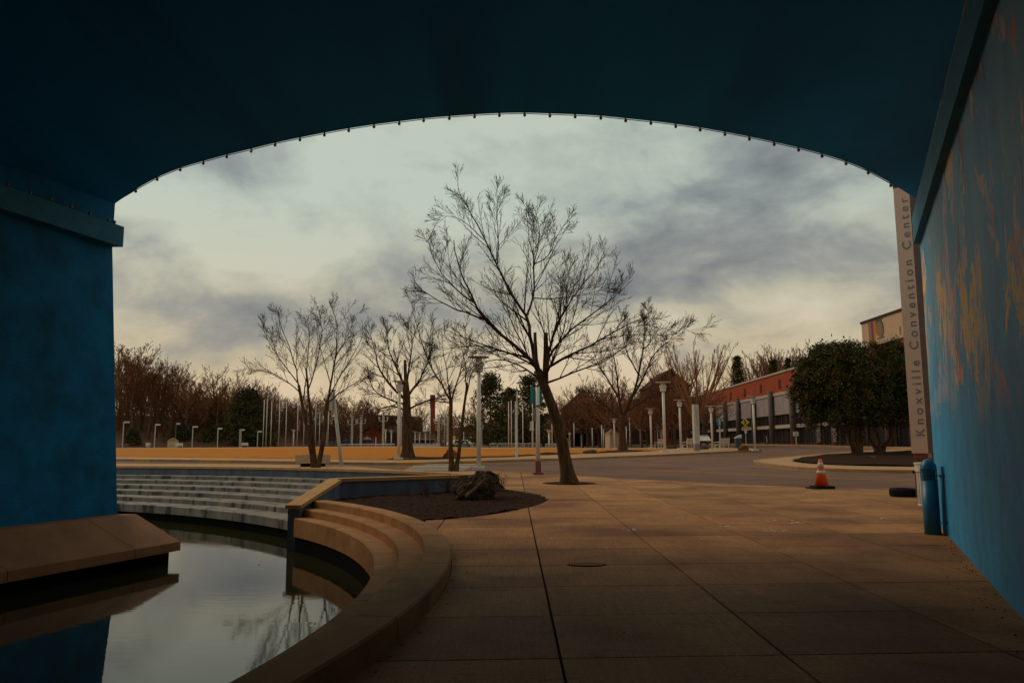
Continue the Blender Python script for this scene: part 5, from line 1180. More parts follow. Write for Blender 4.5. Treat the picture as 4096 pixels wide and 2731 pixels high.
put_tree('low spreading bare tree right of the leaning trunk', 'round2', 2290, 1788, 1540, None, 1.2, 3.7)
put_tree('dense bare tree between the gabled building and the kiosk', 'round1', 2445, 1791, 1470, None, 1.15, 2.9)
put_tree('dense bare tree in front of the brick tower', 'round0', 2668, 1791, 1420, None, 1.1, 3.3)
put_tree('dense bare tree just right of the brick tower', 'round2', 2745, 1790, 1470, None, 1.2, .7)
for j_, (x_, yt_) in enumerate(((2275, 1560), (2350, 1530), (2400, 1500), (2465, 1520), (2520, 1490), (2590, 1510), (2640, 1470), (2690, 1455), (2730, 1500), (2830, 1480))):
    put_tree('dense brown bare tree screening the brick buildings ' + ('beside the leaning trunk', 'left of the big kiosk', 'left of the kiosk roof', 'behind the kiosk roof', 'right of the kiosk', 'left of the diamond sign', 'behind the diamond sign', 'behind the tallest disc lamp', 'left of the pillar', 'right of the pillar')[j_], 'round%d' % (j_ % 3), x_, 1787, yt_, 128 + 3 * (j_ % 4), 1.25, j_ * 1.7, 'bare trees screening the brick buildings')
put_tree('bare tree behind the nearest tall lamp post', 'round1', 2000, 1789, 1520, None, 1.1, 2.6)
put_tree('bare tree behind the play pavilion', 'round0', 1480, 1784, 1560, None, 1.2, .9)
put_tree('bare tree left of the play pavilion beyond the lawn', 'round2', 1400, 1785, 1540, None, 1.2, 3.0)
put_tree('far bare tree behind the brick wing under the chimney', 'round2', 1660, 1783, 1580, None, 1.1, 2.2)
put_tree('far bare tree right of the brick chimney', 'round0', 1790, 1784, 1600, None, 1.1, .2)
put_tree('bare tree on the slope just right of the blue pier', 'round1', 560, 1786, 1420, None, .95, 1.9)
# wood on the left slope and along the horizon
r = random.Random(77)
edge = [(455, 1360), (520, 1370), (590, 1420), (640, 1450), (700, 1455), (760, 1500), (840, 1480), (900, 1490), (960, 1480), (1010, 1500), (1080, 1545), (1200, 1560), (1330, 1570), (1450, 1600)]
k = 0
wl_words = ['blue pier', 'leftmost shoebox lamp', 'round white bin', 'small far kiosk', 'far white bench', 'flat olive boulder', 'paired shoebox lamps', 'dark evergreen', 'flagpoles', 'limp striped flag', 'left tree stems', 'leaning pale pole']
X = 440
row = 0
while X < 1490:
    yt = np.interp(X, [e[0] for e in edge], [e[1] for e in edge]) + r.uniform(-12, 45)
    t = put_tree('bare woodland tree number %d of the far wood' % k, 'pole%d' % (k % 4) if r.random() < .8 else 'round%d' % (k % 3), X, 1775 + r.uniform(-3, 3), yt, r.uniform(215, 265), r.uniform(1.2, 1.9), r.uniform(0, 6), 'bare trees of the far wood')
    t['label'] = 'bare brown tree of the far wood rising behind the ' + wl_words[min(11, int((X - 440) / 88))]
    X += r.uniform(11, 24); k += 1
# trees above the roof of the hall on the right
for j, (x, yt, kd) in enumerate(((2965, 1470, 'pole1'), (3005, 1420, 'vase0'), (3050, 1395, 'vase1'), (3105, 1385, 'vase0'), (3150, 1378, 'vase1'), (3195, 1385, 'vase0'), (3235, 1395, 'vase1'), (3285, 1375, 'pole2'), (3330, 1365, 'vase1'), (3390, 1360, 'vase0'), (2905, 1500, 'pole3'))):
    t = put_tree('x', kd, x, 1700, yt, 205 + (j % 3) * 8, 1.25, j * 1.3, 'bare trees rising above the hall roof'); t['label'] = ('bare crowned tree above the left third of the hall roof', 'bare crowned tree above the middle of the hall roof', 'bare crowned tree peeping above the round evergreen')[0 if x < 3060 else (1 if x < 3240 else 2)]
for j in range(26):
    x = 1480 + j * 52 + r.uniform(-18, 18); t = put_tree('x', 'round%d' % (j % 3) if j % 2 else 'pole%d' % (j % 4), x, 1776, r.uniform(1590, 1660), r.uniform(225, 265), 1.5, r.uniform(0, 6), 'bare trees on the skyline'); t['label'] = 'bare skyline tree far behind the ' + ('brick chimney' if x < 1750 else 'dark pines' if x < 2200 else 'gabled brick building' if x < 2500 else 'big kiosk' if x < 2650 else 'concrete pillar')

# evergreens
def leaf_cloud(q, r, clumps, n, size, spread, squash=1.0):
    for _ in range(n):
        c, cr_ = r.choice(clumps); o = Vector((r.gauss(0, 1), r.gauss(0, 1), r.gauss(0, 1) * squash)); p = Vector(c) + o * (cr_ * spread)
        u = rvec(r) * size * r.uniform(.7, 1.4); v = rvec(r); v = (v - u.normalized() * v.dot(u.normalized())).normalized() * size * .42
        q.add([p - u * .5, p + v * .5, p + u * .5, p - v * .5], [(0, 1, 2, 3)])
def ell_clumps(r, n, c, rad, cr_, low=-.8, shell=.55):
    out_ = []
    while len(out_) < n:
        d = rvec(r)
        if d.z < low: continue
        k = r.uniform(shell, 1.0); out_.append(((c[0] + d.x * rad[0] * k, c[1] + d.y * rad[1] * k, c[2] + d.z * rad[2] * k), cr_ * r.uniform(.7, 1.3)))
    return out_
def magnolia(label, px, py, x0, x1, ytop, ybot, stems, seed, n):
    r = random.Random(seed); b = gr(px, py, .13); s = 1 / ppm(b); t = T('evergreen_tree', label, 'tree', b, 'evergreens on the traffic island'); W = (x1 - x0) * s; cx = ((x0 + x1) / 2 - px) * s; ht = (py - ytop) * s; hb = (py - ybot) * s
    q = MB(); cl_ = ell_clumps(r, 380, (cx, 0, (ht + hb) / 2 - .1), (W / 2 - .2, W / 2 - .4, (ht - hb) / 2 - .1), .34, -.75, .72)
    leaf_cloud(q, r, cl_, n, .20, .60, .8)
    core = ell_clumps(r, 60, (cx, 0, (ht + hb) / 2), (W * .36, W * .36, (ht - hb) * .36), .6, -1, .3); leaf_cloud(q, r, core, n // 5, .34, .9)
    P(t, 'crown', q, M_leaf)
    for k in range(26):          # pointed shoots at the top
        pass
    TRK = Wood()
    for dx, top, rr in stems: TRK.tube([Vector((dx * .4, 0, -.1)), Vector((dx * .7, 0, hb * .5)), Vector((dx * 1.6, r.uniform(-.3, .3), hb * 1.15)), Vector((dx * 2.6, r.uniform(-.8, .8), ht * .62))], [rr * 1.25, rr, rr * .9, rr * .4], 9)
    link('trunk', TRK.mesh(), M_bark, t)
magnolia('large dense round evergreen on the traffic island', 3432, 1816, 3180, 3570, 1352, 1762, ((-.35, 1, .22), (.25, 1, .2), (.0, 1, .16)), 5, 36000)
magnolia('second dense evergreen behind the pylon sign on the traffic island', 3518, 1809, 3400, 3740, 1345, 1762, ((-.45, 1, .15), (.0, 1, .15), (.5, 1, .16)), 6, 26000)
def conifer(label, px, py, W_px, ytop, seed, n, m=M_pine, Y=None, lo=.06, leaf=.55):
    r = random.Random(seed); b = gr(px, py) if Y is None else aty(px, py, Y); s = 1 / ppm(b); H = aty(px, ytop, b.y).z - b.z; t = T('conifer_tree', label, 'tree', b); W = W_px * s; cl_ = []
    for k in range(170):
        h = lo + (1 - lo) * r.random() ** 1.2; w_ = W / 2 * (1.02 - h) ** .75 * r.uniform(.35, 1.15); a = r.uniform(0, 6.283); cl_.append(((w_ * math.cos(a), w_ * math.sin(a), H * h), W * .05 + .15))
    q = MB(); leaf_cloud(q, r, cl_, n, leaf, 1.0, .55); P(t, 'crown', q, m); TRK = Wood(); TRK.tube([Vector((0, 0, -.1)), Vector((.1, 0, H * .5)), Vector((0, 0, H * .97))], [H * .018, H * .011, .02], 8); link('trunk', TRK.mesh(), M_barkf, t)
conifer('broad dark evergreen left of the flagpoles', 985, 1787, 230, 1555, 3, 8000, Y=206, leaf=.8)
conifer('dark pine behind the white fin pole and nearest lamp', 1960, 1790, 230, 1500, 4, 5500, leaf=.55)
conifer('second dark pine behind the teal banner pole', 2120, 1791, 230, 1510, 5, 5500, leaf=.55)
conifer('small dark bush-like evergreen on the left slope', 530, 1772, 62, 1715, 6, 2500, Y=208, leaf=.6)
conifer('low dark evergreen behind the far white bench', 720, 1775, 120, 1700, 7, 3000, Y=215, leaf=.6)
conifer('low dark evergreen behind the flat olive boulder', 850, 1778, 130, 1710, 8, 3000, Y=215, leaf=.6)
conifer('rounded dark evergreen beyond the white railing right of the fin pole', 2112, 1784, 40, 1700, 9, 1500, Y=190, leaf=.5)
conifer('ragged pine above the left end of the hall roof', 2960, 1700, 80, 1430, 10, 1500, Y=200, lo=.45, leaf=.8)
conifer('dark pine among the trees above the hall roof', 3105, 1700, 70, 1440, 11, 1500, Y=190, lo=.45, leaf=.8)
conifer('third dark pine nearest the round evergreen above the roof', 3165, 1700, 60, 1435, 12, 1500, Y=190, lo=.5, leaf=.8)
conifer('olive tinted evergreen among the bare wood', 860, 1782, 90, 1590, 13, 3500, Y=222, leaf=.8)
conifer('dark evergreen between the evergreen pines beyond the lawn', 2040, 1788, 170, 1560, 14, 7000, Y=175, leaf=.6)
# brushwood mass under the far wood, and the leaf-strewn slope
r = random.Random(5); q = MB()
hill = MB(); hx = [-190, -160, -140, -125, -110, -95, -80, -65, -50, -38]; hy = [200, 206, 214, 225, 245, 280]
def hz_(x, y): return .5 + 4.2 * sst((y - 200) / 30) * sst((-44 - x) / 34) + 5 * sst((y - 225) / 60) * sst((-40 - x) / 50)
for y in hy:
    for x in hx: hill.v.append((x, y, hz_(x, y)))
for j in range(len(hy) - 1):
    for i in range(len(hx) - 1): hill.f.append((j * 10 + i, j * 10 + i + 1, (j + 1) * 10 + i + 1, (j + 1) * 10 + i))
ST('slope', hill, M_leafl, True)
rdg = MB(); NX = 60
for j, (yy, hh) in enumerate(((330, 0), (370, .6), (420, 1.0), (520, 1.1), (700, 0.9))):
    for i in range(NX + 1):
        x = -420 + 840 * i / NX; rdg.v.append((x, yy, -.5 + hh * (13 + 4 * math.sin(x * .017) + 2.5 * math.sin(x * .051 + 1))))
for j in range(4):
    for i in range(NX): rdg.f.append((j * (NX + 1) + i, j * (NX + 1) + i + 1, (j + 1) * (NX + 1) + i + 1, (j + 1) * (NX + 1) + i))
ST('hills', rdg, M_leafl, True)
def brush(q, x0, x1, y0, y1, h0, h1, n, size, base=None):
    for _ in range(n):
        x = r.uniform(x0, x1); y = r.uniform(y0, y1); f = (x - x0) / (x1 - x0); h = (h0 + (h1 - h0) * f) * (.75 + .25 * math.sin(x * .35) * math.sin(x * .11 + 1)) * r.random() ** .8
        z = (base(x, y) if base else .5) + h; p = Vector((x, y, z)); u = Vector((r.gauss(0, .35), r.gauss(0, .35), 1)).normalized() * size * r.uniform(.6, 1.6); v = rvec(r) * size * .22
        q.add([p - u * .5 - v, p + v * .3, p + u * .5, p - v * .3 + v], [(0, 1, 2, 3)])
brush(q, -150, -45, 218, 262, 15, 8, 40000, 1.4, hz_)
brush(q, -50, 55, 245, 275, 9, 10, 22000, 1.3)
brush(q, 44, 75, 205, 225, 12, 14, 5000, 1.4)
o = P(None, 'brushwood', q, M_brush); o['kind'] = 'stuff'; tag(o, 'brown winter brushwood massed under the far trees', 'brushwood')
# ------------------------------------------------------------------ traffic island and right-hand road
isl = smoothpl(xy([(3650, 1893), (3500, 1891), (3350, 1887), (3210, 1881), (3088, 1868), (3021, 1857), (3012, 1850), (3037, 1845), (3159, 1833), (3261, 1821), (3414, 1809), (3560, 1803), (3650, 1801)]), 60)
isl = isl + [(isl[-1][0] + 4, isl[-1][1]), (isl[0][0] + 6, isl[0][1])]
ST('traffic_island', drape(isl, lambda x, y: gz(x, y) + .13, 2.0), M_side, True)
ST('island_kerb', ribbon([tuple(p) for p in isl[:60]], .32, -.05, .136, -.7), M_kerb)
mul = smoothpl(xy([(3650, 1866), (3414, 1863), (3261, 1856), (3190, 1849), (3159, 1844), (3190, 1836), (3236, 1827), (3330, 1818), (3414, 1813), (3650, 1805)], .13), 40)
mul = mul + [(mul[-1][0] + 3, mul[-1][1]), (mul[0][0] + 5, mul[0][1])]
ST('island_mulch', drape(mul, lambda x, y: gz(x, y) + .20 + .03 * math.sin(x * .9) * math.sin(y * .8) + .015 * math.sin(x * 4) * math.sin(y * 5), .7), M_mulch, True)
b = gr(3480, 1833, .13); rock('boulder', 'low flat grey stone in the island mulch under the evergreens', b, .55, .4, .16, 33, M_rock, 3)
band('gutter_line', [(2985, 1862), (3040, 1866), (3120, 1874), (3230, 1884), (3500, 1894), (3650, 1896)], M_kerb, .22, .003, .008, 30)

# ------------------------------------------------------------------ exhibition hall
fx = lambda Y: 39 + (Y - 102) * .04
g0 = .93
t = T('exhibition_hall', 'long red brick hall with grey screens, columns and dark glazing', 'building', (0, 0, 0))
Y0, Y1 = 66.0, 200.0; zr_ = 11.4
def slab_f(name, ya, yb, z0, z1, off, th, m): # a panel lying in the facade plane
    return P(t, name, MB().hexa([(fx(ya) - off - th, ya, z0), (fx(yb) - off - th, yb, z0), (fx(yb) - off, yb, z0), (fx(ya) - off, ya, z0)], [(fx(ya) - off - th, ya, z1), (fx(yb) - off - th, yb, z1), (fx(yb) - off, yb, z1), (fx(ya) - off, ya, z1)]), m)
P(t, 'brick_wall', MB().hexa([(fx(Y0), Y0, 8.6), (fx(Y1), Y1, 8.6), (fx(Y1) + 30, Y1, 8.6), (fx(Y0) + 30, Y0, 8.6)], [(fx(Y0), Y0, zr_), (fx(Y1), Y1, zr_), (fx(Y1) + 30, Y1, zr_), (fx(Y0) + 30, Y0, zr_)]), M_brick)
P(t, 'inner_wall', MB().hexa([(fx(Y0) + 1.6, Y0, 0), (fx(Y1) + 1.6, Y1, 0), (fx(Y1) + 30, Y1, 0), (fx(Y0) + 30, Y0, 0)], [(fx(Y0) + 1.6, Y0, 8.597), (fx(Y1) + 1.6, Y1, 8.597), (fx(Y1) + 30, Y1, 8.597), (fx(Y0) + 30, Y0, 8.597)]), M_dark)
slab_f('parapet', Y0, Y1, zr_ + .002, zr_ + .28, -.1, .25, M_trim); slab_f('trim_band', Y0, Y1, 8.2, 8.62, .003, .22, M_trim)
yc = [67.6 + 10 * k for k in range(14)]
for k, y in enumerate(yc):
    c_ = P(t, 'column', MB().cyl(fx(y) - .55, y, 0.4, 9.0, .36, .36, 18), M_col, True)
    if k < 13:
        ya, yb = y + .3, y + 9.7
        slab_f('screen_panel', ya, (ya + yb) / 2 - .04, 5.35, 8.2, .0, .1, M_screen); slab_f('screen_panel', (ya + yb) / 2 + .04, yb, 5.35, 8.2, .0, .1, M_screen)
        slab_f('spandrel', ya, yb, 3.35, 3.85, .0, .16, M_trim if k % 3 else M_screen)
        for j in range(4):
            u0 = ya + (yb - ya) * j / 4; u1 = ya + (yb - ya) * (j + 1) / 4 - .09
            slab_f('window_pane', u0, u1, 3.852, 5.35, -.35, .04, M_glass); slab_f('window_pane', u0, u1, g0 - .3, 3.35, -.35, .04, M_glass)
            slab_f('mullion', u1, u1 + .09, g0 - .3, 3.35, -.32, .14, M_mull); slab_f('mullion', u1, u1 + .09, 3.852, 5.35, -.32, .14, M_mull)
        for j in range(9): slab_f('vent_slot', y + 6.1, y + 7.3, 9.15 + .16 * j, 9.22 + .16 * j, .0, .05, M_roofd)
P(t, 'sign_column', MB().cyl(fx(92.3) - .55, 92.3, .4, 5.2, .36, .36, 18), M_col, True)
for y in (92.3, yc[3]):
    me = textmesh('WORLD', .62, .01, 1.2); me.materials.append(M_white); mx0 = min(v.co.x for v in me.vertices)
    vx = fx(y) - .55; ang = math.atan2(-vx, -y)
    for v in me.vertices:
        h = 1.35 + (v.co.x - mx0); lat = -(v.co.y - .22); fwd = .372 + v.co.z
        dx, dy = math.sin(ang), math.cos(ang); v.co = (vx + dx * fwd - dy * lat * -1 * -1, y + dy * fwd + dx * lat, h)
    me['axis'] = 2; letters(t, me, M_white)
ST('hall_terrace', MB().prism([(31.5, 62), (60, 62), (60, 205), (38.5, 205)], lambda x, y: gz(x, y) + .16, -.5), M_side)
ST('terrace_kerb', ribbon([(31.4, 62), (32.5, 85), (34.5, 120), (38.4, 205)], .3, -.05, .18), M_kerb)
b = Vector((36.0, 112, gz(36, 112) + .16)); t = T('ride_on_scooter', 'small scooter parked before the dark hall glazing', 'scooter', b)
P(t, 'deck', MB().box((0, 0, .18), (1.2, .3, .08)), M_grey); P(t, 'stem', MB().tube([(.5, 0, .2), (.4, 0, 1.15)], .04, 6), M_white); P(t, 'handlebar', MB().tube([(.4, -.25, 1.15), (.4, .25, 1.15)], .03, 6), M_black)
for s in (-.5, .55): P(t, 'wheel', MB().tube([(s, -.05, .14), (s, .05, .14)], .14, 14), M_black)
b = gr(3165, 1786); t = T('notice_board', 'small white notice box in front of the hall columns', 'sign', Vector((33.4, 92, gz(33.4, 92) + .16)))
P(t, 'post', MB().box((0, 0, .5), (.1, .1, 1.0)), M_pale); P(t, 'box', MB().box((0, 0, 1.25), (.6, .2, .55)), M_pale)

# ------------------------------------------------------------------ tower block with a mural, top right
t = T('mural_building', 'beige building with abstract mural showing above the evergreens', 'building', (0, 0, 0)); X_ = 70.0
def fmy(px): return X_ / ((px - CX) / F)
ya, yb = 118.0, fmy(3461); zt2 = aty(3461, 1297, yb).z
P(t, 'wall', MB().hexa([(X_, ya, 0), (X_ + 22, ya, 0), (X_ + 22, yb, 0), (X_, yb, 0)], [(X_, ya, zt2), (X_ + 22, ya, zt2), (X_ + 22, yb, zt2), (X_, yb, zt2)]), M_beige)
P(t, 'roof_edge', MB().hexa([(X_ - .2, ya - .2, zt2 + .002), (X_ + 22.2, ya - .2, zt2 + .002), (X_ + 22.2, yb + .2, zt2 + .002), (X_ - .2, yb + .2, zt2 + .002)], [(X_ - .2, ya - .2, zt2 + .45), (X_ + 22.2, ya - .2, zt2 + .45), (X_ + 22.2, yb + .2, zt2 + .45), (X_ - .2, yb + .2, zt2 + .45)]), M_roofd)
def mural(name, pts, m, off):       # flat painted shapes, thin on the wall
    A = [(X_ - off, y, z) for y, z in pts]; B = [(X_ + .02, y, z) for y, z in pts]; k = len(pts); q = MB(); q.v = A + B; q.f = [tuple(range(k))] + [(i, k + i, k + (i + 1) % k, (i + 1) % k) for i in range(k)]; fixn(P(t, name, q, m))
def mp(px, py): y = fmy(px); return (y, aty(px, py, y).z)
mural('painted_stripe', [mp(3488, 1292), mp(3499, 1288), mp(3503, 1390), mp(3490, 1390)], M_mbrown, .03); mural('painted_stripe', [mp(3499.5, 1288), mp(3509, 1285), mp(3509, 1390), mp(3503.5, 1390)], M_purple, .03)
mural('painted_stripe', [mp(3509.5, 1285), mp(3519, 1281), mp(3519, 1330), mp(3509.5, 1370)], M_morange, .03)
mural('painted_wedge', [mp(3519.5, 1281), mp(3553, 1270), mp(3540, 1282), mp(3530, 1300), mp(3522, 1325), mp(3519.5, 1332)], M_mteal, .03)
ce = [mp(3534 + 15 * math.cos(a * .3927), 1316 + 31 * math.sin(a * .3927)) for a in range(16)]; mural('painted_disc', ce, M_mbrown, .05)
ce = [mp(3538 + 13 * math.cos(a * .2), 1313 + 35 * math.sin(a * .2)) for a in range(-7, 8)] + [mp(3536 + 11 * math.cos(a * .2), 1315 + 32 * math.sin(a * .2)) for a in range(7, -8, -1)]; mural('painted_crescent', ce, M_mteal, .06)
mural('painted_bar', [mp(3521, 1353), mp(3552, 1344), mp(3552, 1349), mp(3521, 1358)], M_mteal, .03)
mural('painted_stripe', [mp(3614, 1305), mp(3620, 1303), mp(3620, 1340), mp(3614, 1341)], M_mbrown, .03)

# ------------------------------------------------------------------ brick station behind the trees
def gable(label, px0, px1, Y, ywall, ytop, depth, rz=0.0, chim=False):
    b0, b1 = aty(px0, 1786, Y), aty(px1, 1786, Y); W = b1.x - b0.x; zw = aty(px0, ywall, Y).z - .5; zt = aty((px0 + px1) / 2, ytop, Y).z - .5; t = T('brick_building', label, 'building', ((b0.x + b1.x) / 2, Y, .5), None, rz)
    P(t, 'wall', MB().box((0, depth / 2, zw / 2), (W, depth, zw)), M_brickd)
    P(t, 'gable_wall', MB().add([(-W / 2, 0, zw + .002), (W / 2, 0, zw + .002), (0, 0, zt - .3), (-W / 2, .5, zw + .002), (W / 2, .5, zw + .002), (0, .5, zt - .3)], [(0, 1, 2), (5, 4, 3), (0, 3, 4, 1), (1, 4, 5, 2), (2, 5, 3, 0)]), M_brickd)
    for s in (-1, 1): P(t, 'roof', MB().hexa([(0, -.3, zt), (s * (W / 2 + .4), -.3, zw - .1), (s * (W / 2 + .4), depth, zw - .1), (0, depth, zt)], [(0, -.3, zt - .3), (s * (W / 2 + .4), -.3, zw - .4), (s * (W / 2 + .4), depth, zw - .4), (0, depth, zt - .3)]), M_roofd)
    for r_ in range(3):
        for c_ in range(max(2, int(W / 3.2))):
            n_ = max(2, int(W / 3.2)); x = -W / 2 + W * (c_ + .5) / n_; z = 1.2 + r_ * (zw - 1) / 3
            w_ = P(t, 'window', MB().box((x, -.03, z + 1.0), (1.1, .08, 1.9)), M_glass); P(w_, 'sill', MB().box((x, -.08, z - .02), (1.3, .16, .12)), M_trim)
    return t, W, zw, zt
gable('dark brick gabled building behind the leaning tree', 2262, 2405, 165, 1630, 1560, 14)
gable('tall dark brick gabled tower right of the tallest disc lamp', 2615, 2765, 170, 1540, 1475, 16)
gable('lower dark brick wing behind the road signs', 2425, 2740, 172, 1640, 1585, 12)
b0 = aty(2675, 1786, 150); 
t = T('brick_building', 'red brick end wall with dark windows left of the concrete pillar', 'building', (aty(2712, 1786, 150).x, 150, .5)); W = (2760 - 2674) * 150 / F
P(t, 'wall', MB().box((0, 3, 2.7), (W, 6, 5.4)), M_brick); P(t, 'roof_edge', MB().box((0, 3, 5.5), (W + .4, 6.4, .2)), M_trim)
for k in range(3): P(t, 'window', MB().box((-W * .3 + k * W * .3, -.03, 2.4), (.8, .1, 1.8)), M_glass)
# far centre arcade; its black back wall paints the dark viaduct shade
t = T('arcade', 'low dark arcade with pale top edge beyond the round green sign', 'building', (aty(2360, 1786, 160).x, 160, .5)); W = 210 * 160 / F
P(t, 'lintel', MB().box((0, 2, 3.2), (W, 4, .9)), M_brickd); P(t, 'top_edge', MB().box((0, 2, 3.72), (W + .2, 4.2, .12)), M_trim); P(t, 'back_wall', MB().box((0, 4.2, 1.4), (W, .3, 2.7)), M_dark)
for k in range(7): P(t, 'pier', MB().box((-W / 2 + .3 + k * (W - .6) / 6, .4, 1.37), (.5, .6, 2.74)), M_brickd)

# ------------------------------------------------------------------ brick works with chimney, left centre
Yb = 235.0; bl = aty(1450, 1780, Yb); br_ = aty(1735, 1780, Yb)
t = T('brick_building', 'long red brick works with square chimney beyond the railing', 'building', (0, 0, 0))
zt = aty(1500, 1655, Yb).z
P(t, 'wall', MB().hexa([(bl.x, Yb, 0), (br_.x - 8, Yb + 30, 0), (br_.x - 8, Yb + 40, 0), (bl.x, Yb + 20, 0)], [(bl.x, Yb, zt), (br_.x - 8, Yb + 30, zt), (br_.x - 8, Yb + 40, zt), (bl.x, Yb + 20, zt)]), M_brickd)
P(t, 'cornice', MB().hexa([(bl.x, Yb - .3, zt - 1.1), (br_.x - 8, Yb + 29.7, zt - 1.1), (br_.x - 8, Yb + 29.9, zt - 1.1), (bl.x, Yb - .05, zt - 1.1)], [(bl.x, Yb - .3, zt - .5), (br_.x - 8, Yb + 29.7, zt - .5), (br_.x - 8, Yb + 29.9, zt - .5), (bl.x, Yb - .05, zt - .5)]), M_trim)
ch = aty(1730, 1690, 250); zc1 = aty(1730, 1579, 250).z; P(t, 'chimney', MB().box((ch.x, 250, zc1 / 2), (19 * 250 / F, 1.6, zc1)), M_brick)
for k in range(9):
    f = (k + .5) / 9; P(t, 'window', MB().box((bl.x + (br_.x - 8 - bl.x) * f, Yb + 30 * f - .35, 4.0), (1.0, .3, 2.4), .6), M_glass)
b0, b1 = aty(1455, 1786, 225), aty(1640, 1786, 225); t = T('brick_building', 'plain red brick block with arched opening behind the play pavilion', 'building', ((b0.x + b1.x) / 2, 225, .5)); W = b1.x - b0.x; h = aty(1600, 1668, 225).z - .5
P(t, 'wall', MB().box((0, 4, h / 2), (W, 8, h)), M_brickd); P(t, 'parapet', MB().box((0, 4, h + .15), (W + .4, 8.4, .3)), M_roofd)
P(t, 'arch_panel', MB().tube([(-W * .3, -.05, 1.6), (-W * .3, .02, 1.6)], 3.4, 24), M_brick)
for k in range(4): P(t, 'window', MB().box((-W * .05 + k * W * .12, -.03, h * .6), (1.2, .1, 2.2)), M_glass)
b0, b1 = aty(1660, 1786, 215), aty(1732, 1786, 215); t = T('brick_building', 'low tan wing with flat canopy under the chimney', 'building', ((b0.x + b1.x) / 2, 215, .5)); W = b1.x - b0.x; h = aty(1700, 1734, 215).z - .5
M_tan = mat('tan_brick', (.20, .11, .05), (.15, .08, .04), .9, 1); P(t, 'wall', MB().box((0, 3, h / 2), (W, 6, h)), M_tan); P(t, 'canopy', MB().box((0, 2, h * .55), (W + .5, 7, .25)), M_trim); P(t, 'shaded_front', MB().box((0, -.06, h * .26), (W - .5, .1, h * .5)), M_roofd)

# ------------------------------------------------------------------ play area, railing, pavilion
b = gr(1468, 1785); s = 1 / ppm(b); t = T('play_pavilion', 'small hexagonal play pavilion with pale green roof', 'pavilion', b)
for k in range(6):
    a = k * math.pi / 3; P(t, 'post', MB().cyl(14 * s * math.cos(a), 14 * s * math.sin(a), 0, 28 * s, 1.0 * s, 1.0 * s, 6), M_brickd)
M_rg = mat('roof_green', (.22, .24, .20), (.17, .19, .16), .7, 2)
P(t, 'roof', MB().lathe([(19 * s, 27 * s), (18.5 * s, 29 * s), (8 * s, 36 * s), (1 * s, 40 * s)], 6), M_rg)
P(t, 'blue_panel', MB().box((5 * s, -10 * s, 12 * s), (7 * s, s, 22 * s)), M_blueplay); P(t, 'red_panel', MB().box((-6 * s, -10 * s, 10 * s), (7 * s, s, 9 * s)), M_rockr)
b = gr(1383, 1785); s = 1 / ppm(b); t = T('play_slide', 'blue ribbed play slide left of the lamp columns', 'slide', b)
for k in range(6): P(t, 'blue_tube', MB().tube([(-14 * s + k * 5 * s, 0, 10 * s), (-11 * s + k * 5 * s, 0, 17 * s), (-10 * s + k * 5 * s, 0, 26 * s)], 2.0 * s, 8), M_blueplay, True)
P(t, 'platform', MB().box((0, 2 * s, 9 * s), (34 * s, 4 * s, 2 * s)), M_blueplay)
for k in (-14, 0, 14): P(t, 'leg', MB().cyl(k * s, 2 * s, 0, 9 * s, s, s, 6), M_grey)
b = gr(1510, 1785); s = 1 / ppm(b); t = T('climbing_frame', 'blue and red climbing frame right of the play pavilion', 'climbing frame', b)
for k in range(7): P(t, 'upright', MB().cyl((-30 + k * 12) * s, (k % 2) * 3 * s, 0, (24 + 5 * (k % 3)) * s, 1.1 * s, 1.1 * s, 6), M_blueplay)
P(t, 'deck', MB().box((6 * s, 1.5 * s, 12 * s), (74 * s, 5 * s, 1.6 * s)), M_blueplay); P(t, 'red_tunnel', MB().tube([(-20 * s, -2 * s, 17 * s), (16 * s, -2 * s, 16 * s)], 3 * s, 10), M_rockr, True)
b = gr(1296, 1786); s = 1 / ppm(b); t = T('picnic_shelter', 'low open shelter with brown roof between the left tree stems', 'shelter', Vector((b.x, b.y + 6, b.z)))
P(t, 'roof', MB().hexa([(-40 * s, -8 * s, 28 * s), (42 * s, -8 * s, 28 * s), (42 * s, 14 * s, 28 * s), (-40 * s, 14 * s, 28 * s)], [(-18 * s, 2 * s, 42 * s), (22 * s, 2 * s, 42 * s), (22 * s, 4 * s, 42 * s), (-18 * s, 4 * s, 42 * s)]), M_roofd)
for k in (-34, -12, 12, 34): P(t, 'post', MB().box((k * s, -6 * s, 14 * s), (2.2 * s, 2.2 * s, 28 * s)), M_grey)
P(t, 'back_wall', MB().box((0, 10 * s, 14 * s), (70 * s, s, 27 * s)), M_screen)
b = gr(1350, 1785.5); s = 1 / ppm(b); t = T('utility_cabinet', 'tan utility cabinet left of the blue play slide', 'cabinet', b); P(t, 'body', MB().box((0, 0, 12 * s), (14 * s, 8 * s, 24 * s)), M_tan); P(t, 'lid', MB().box((0, 0, 24.6 * s), (15 * s, 9 * s, 1.2 * s)), M_grey)
b = gr(1503, 1785.5); s = 1 / ppm(b); t = T('bollard', 'single pale post in front of the climbing frame', 'post', b); P(t, 'post', MB().box((0, 0, 18 * s), (3.8 * s, 3.8 * s, 36 * s)), M_white); P(t, 'cap', MB().box((0, 0, 36.5 * s), (4.4 * s, 4.4 * s, s)), M_pale)
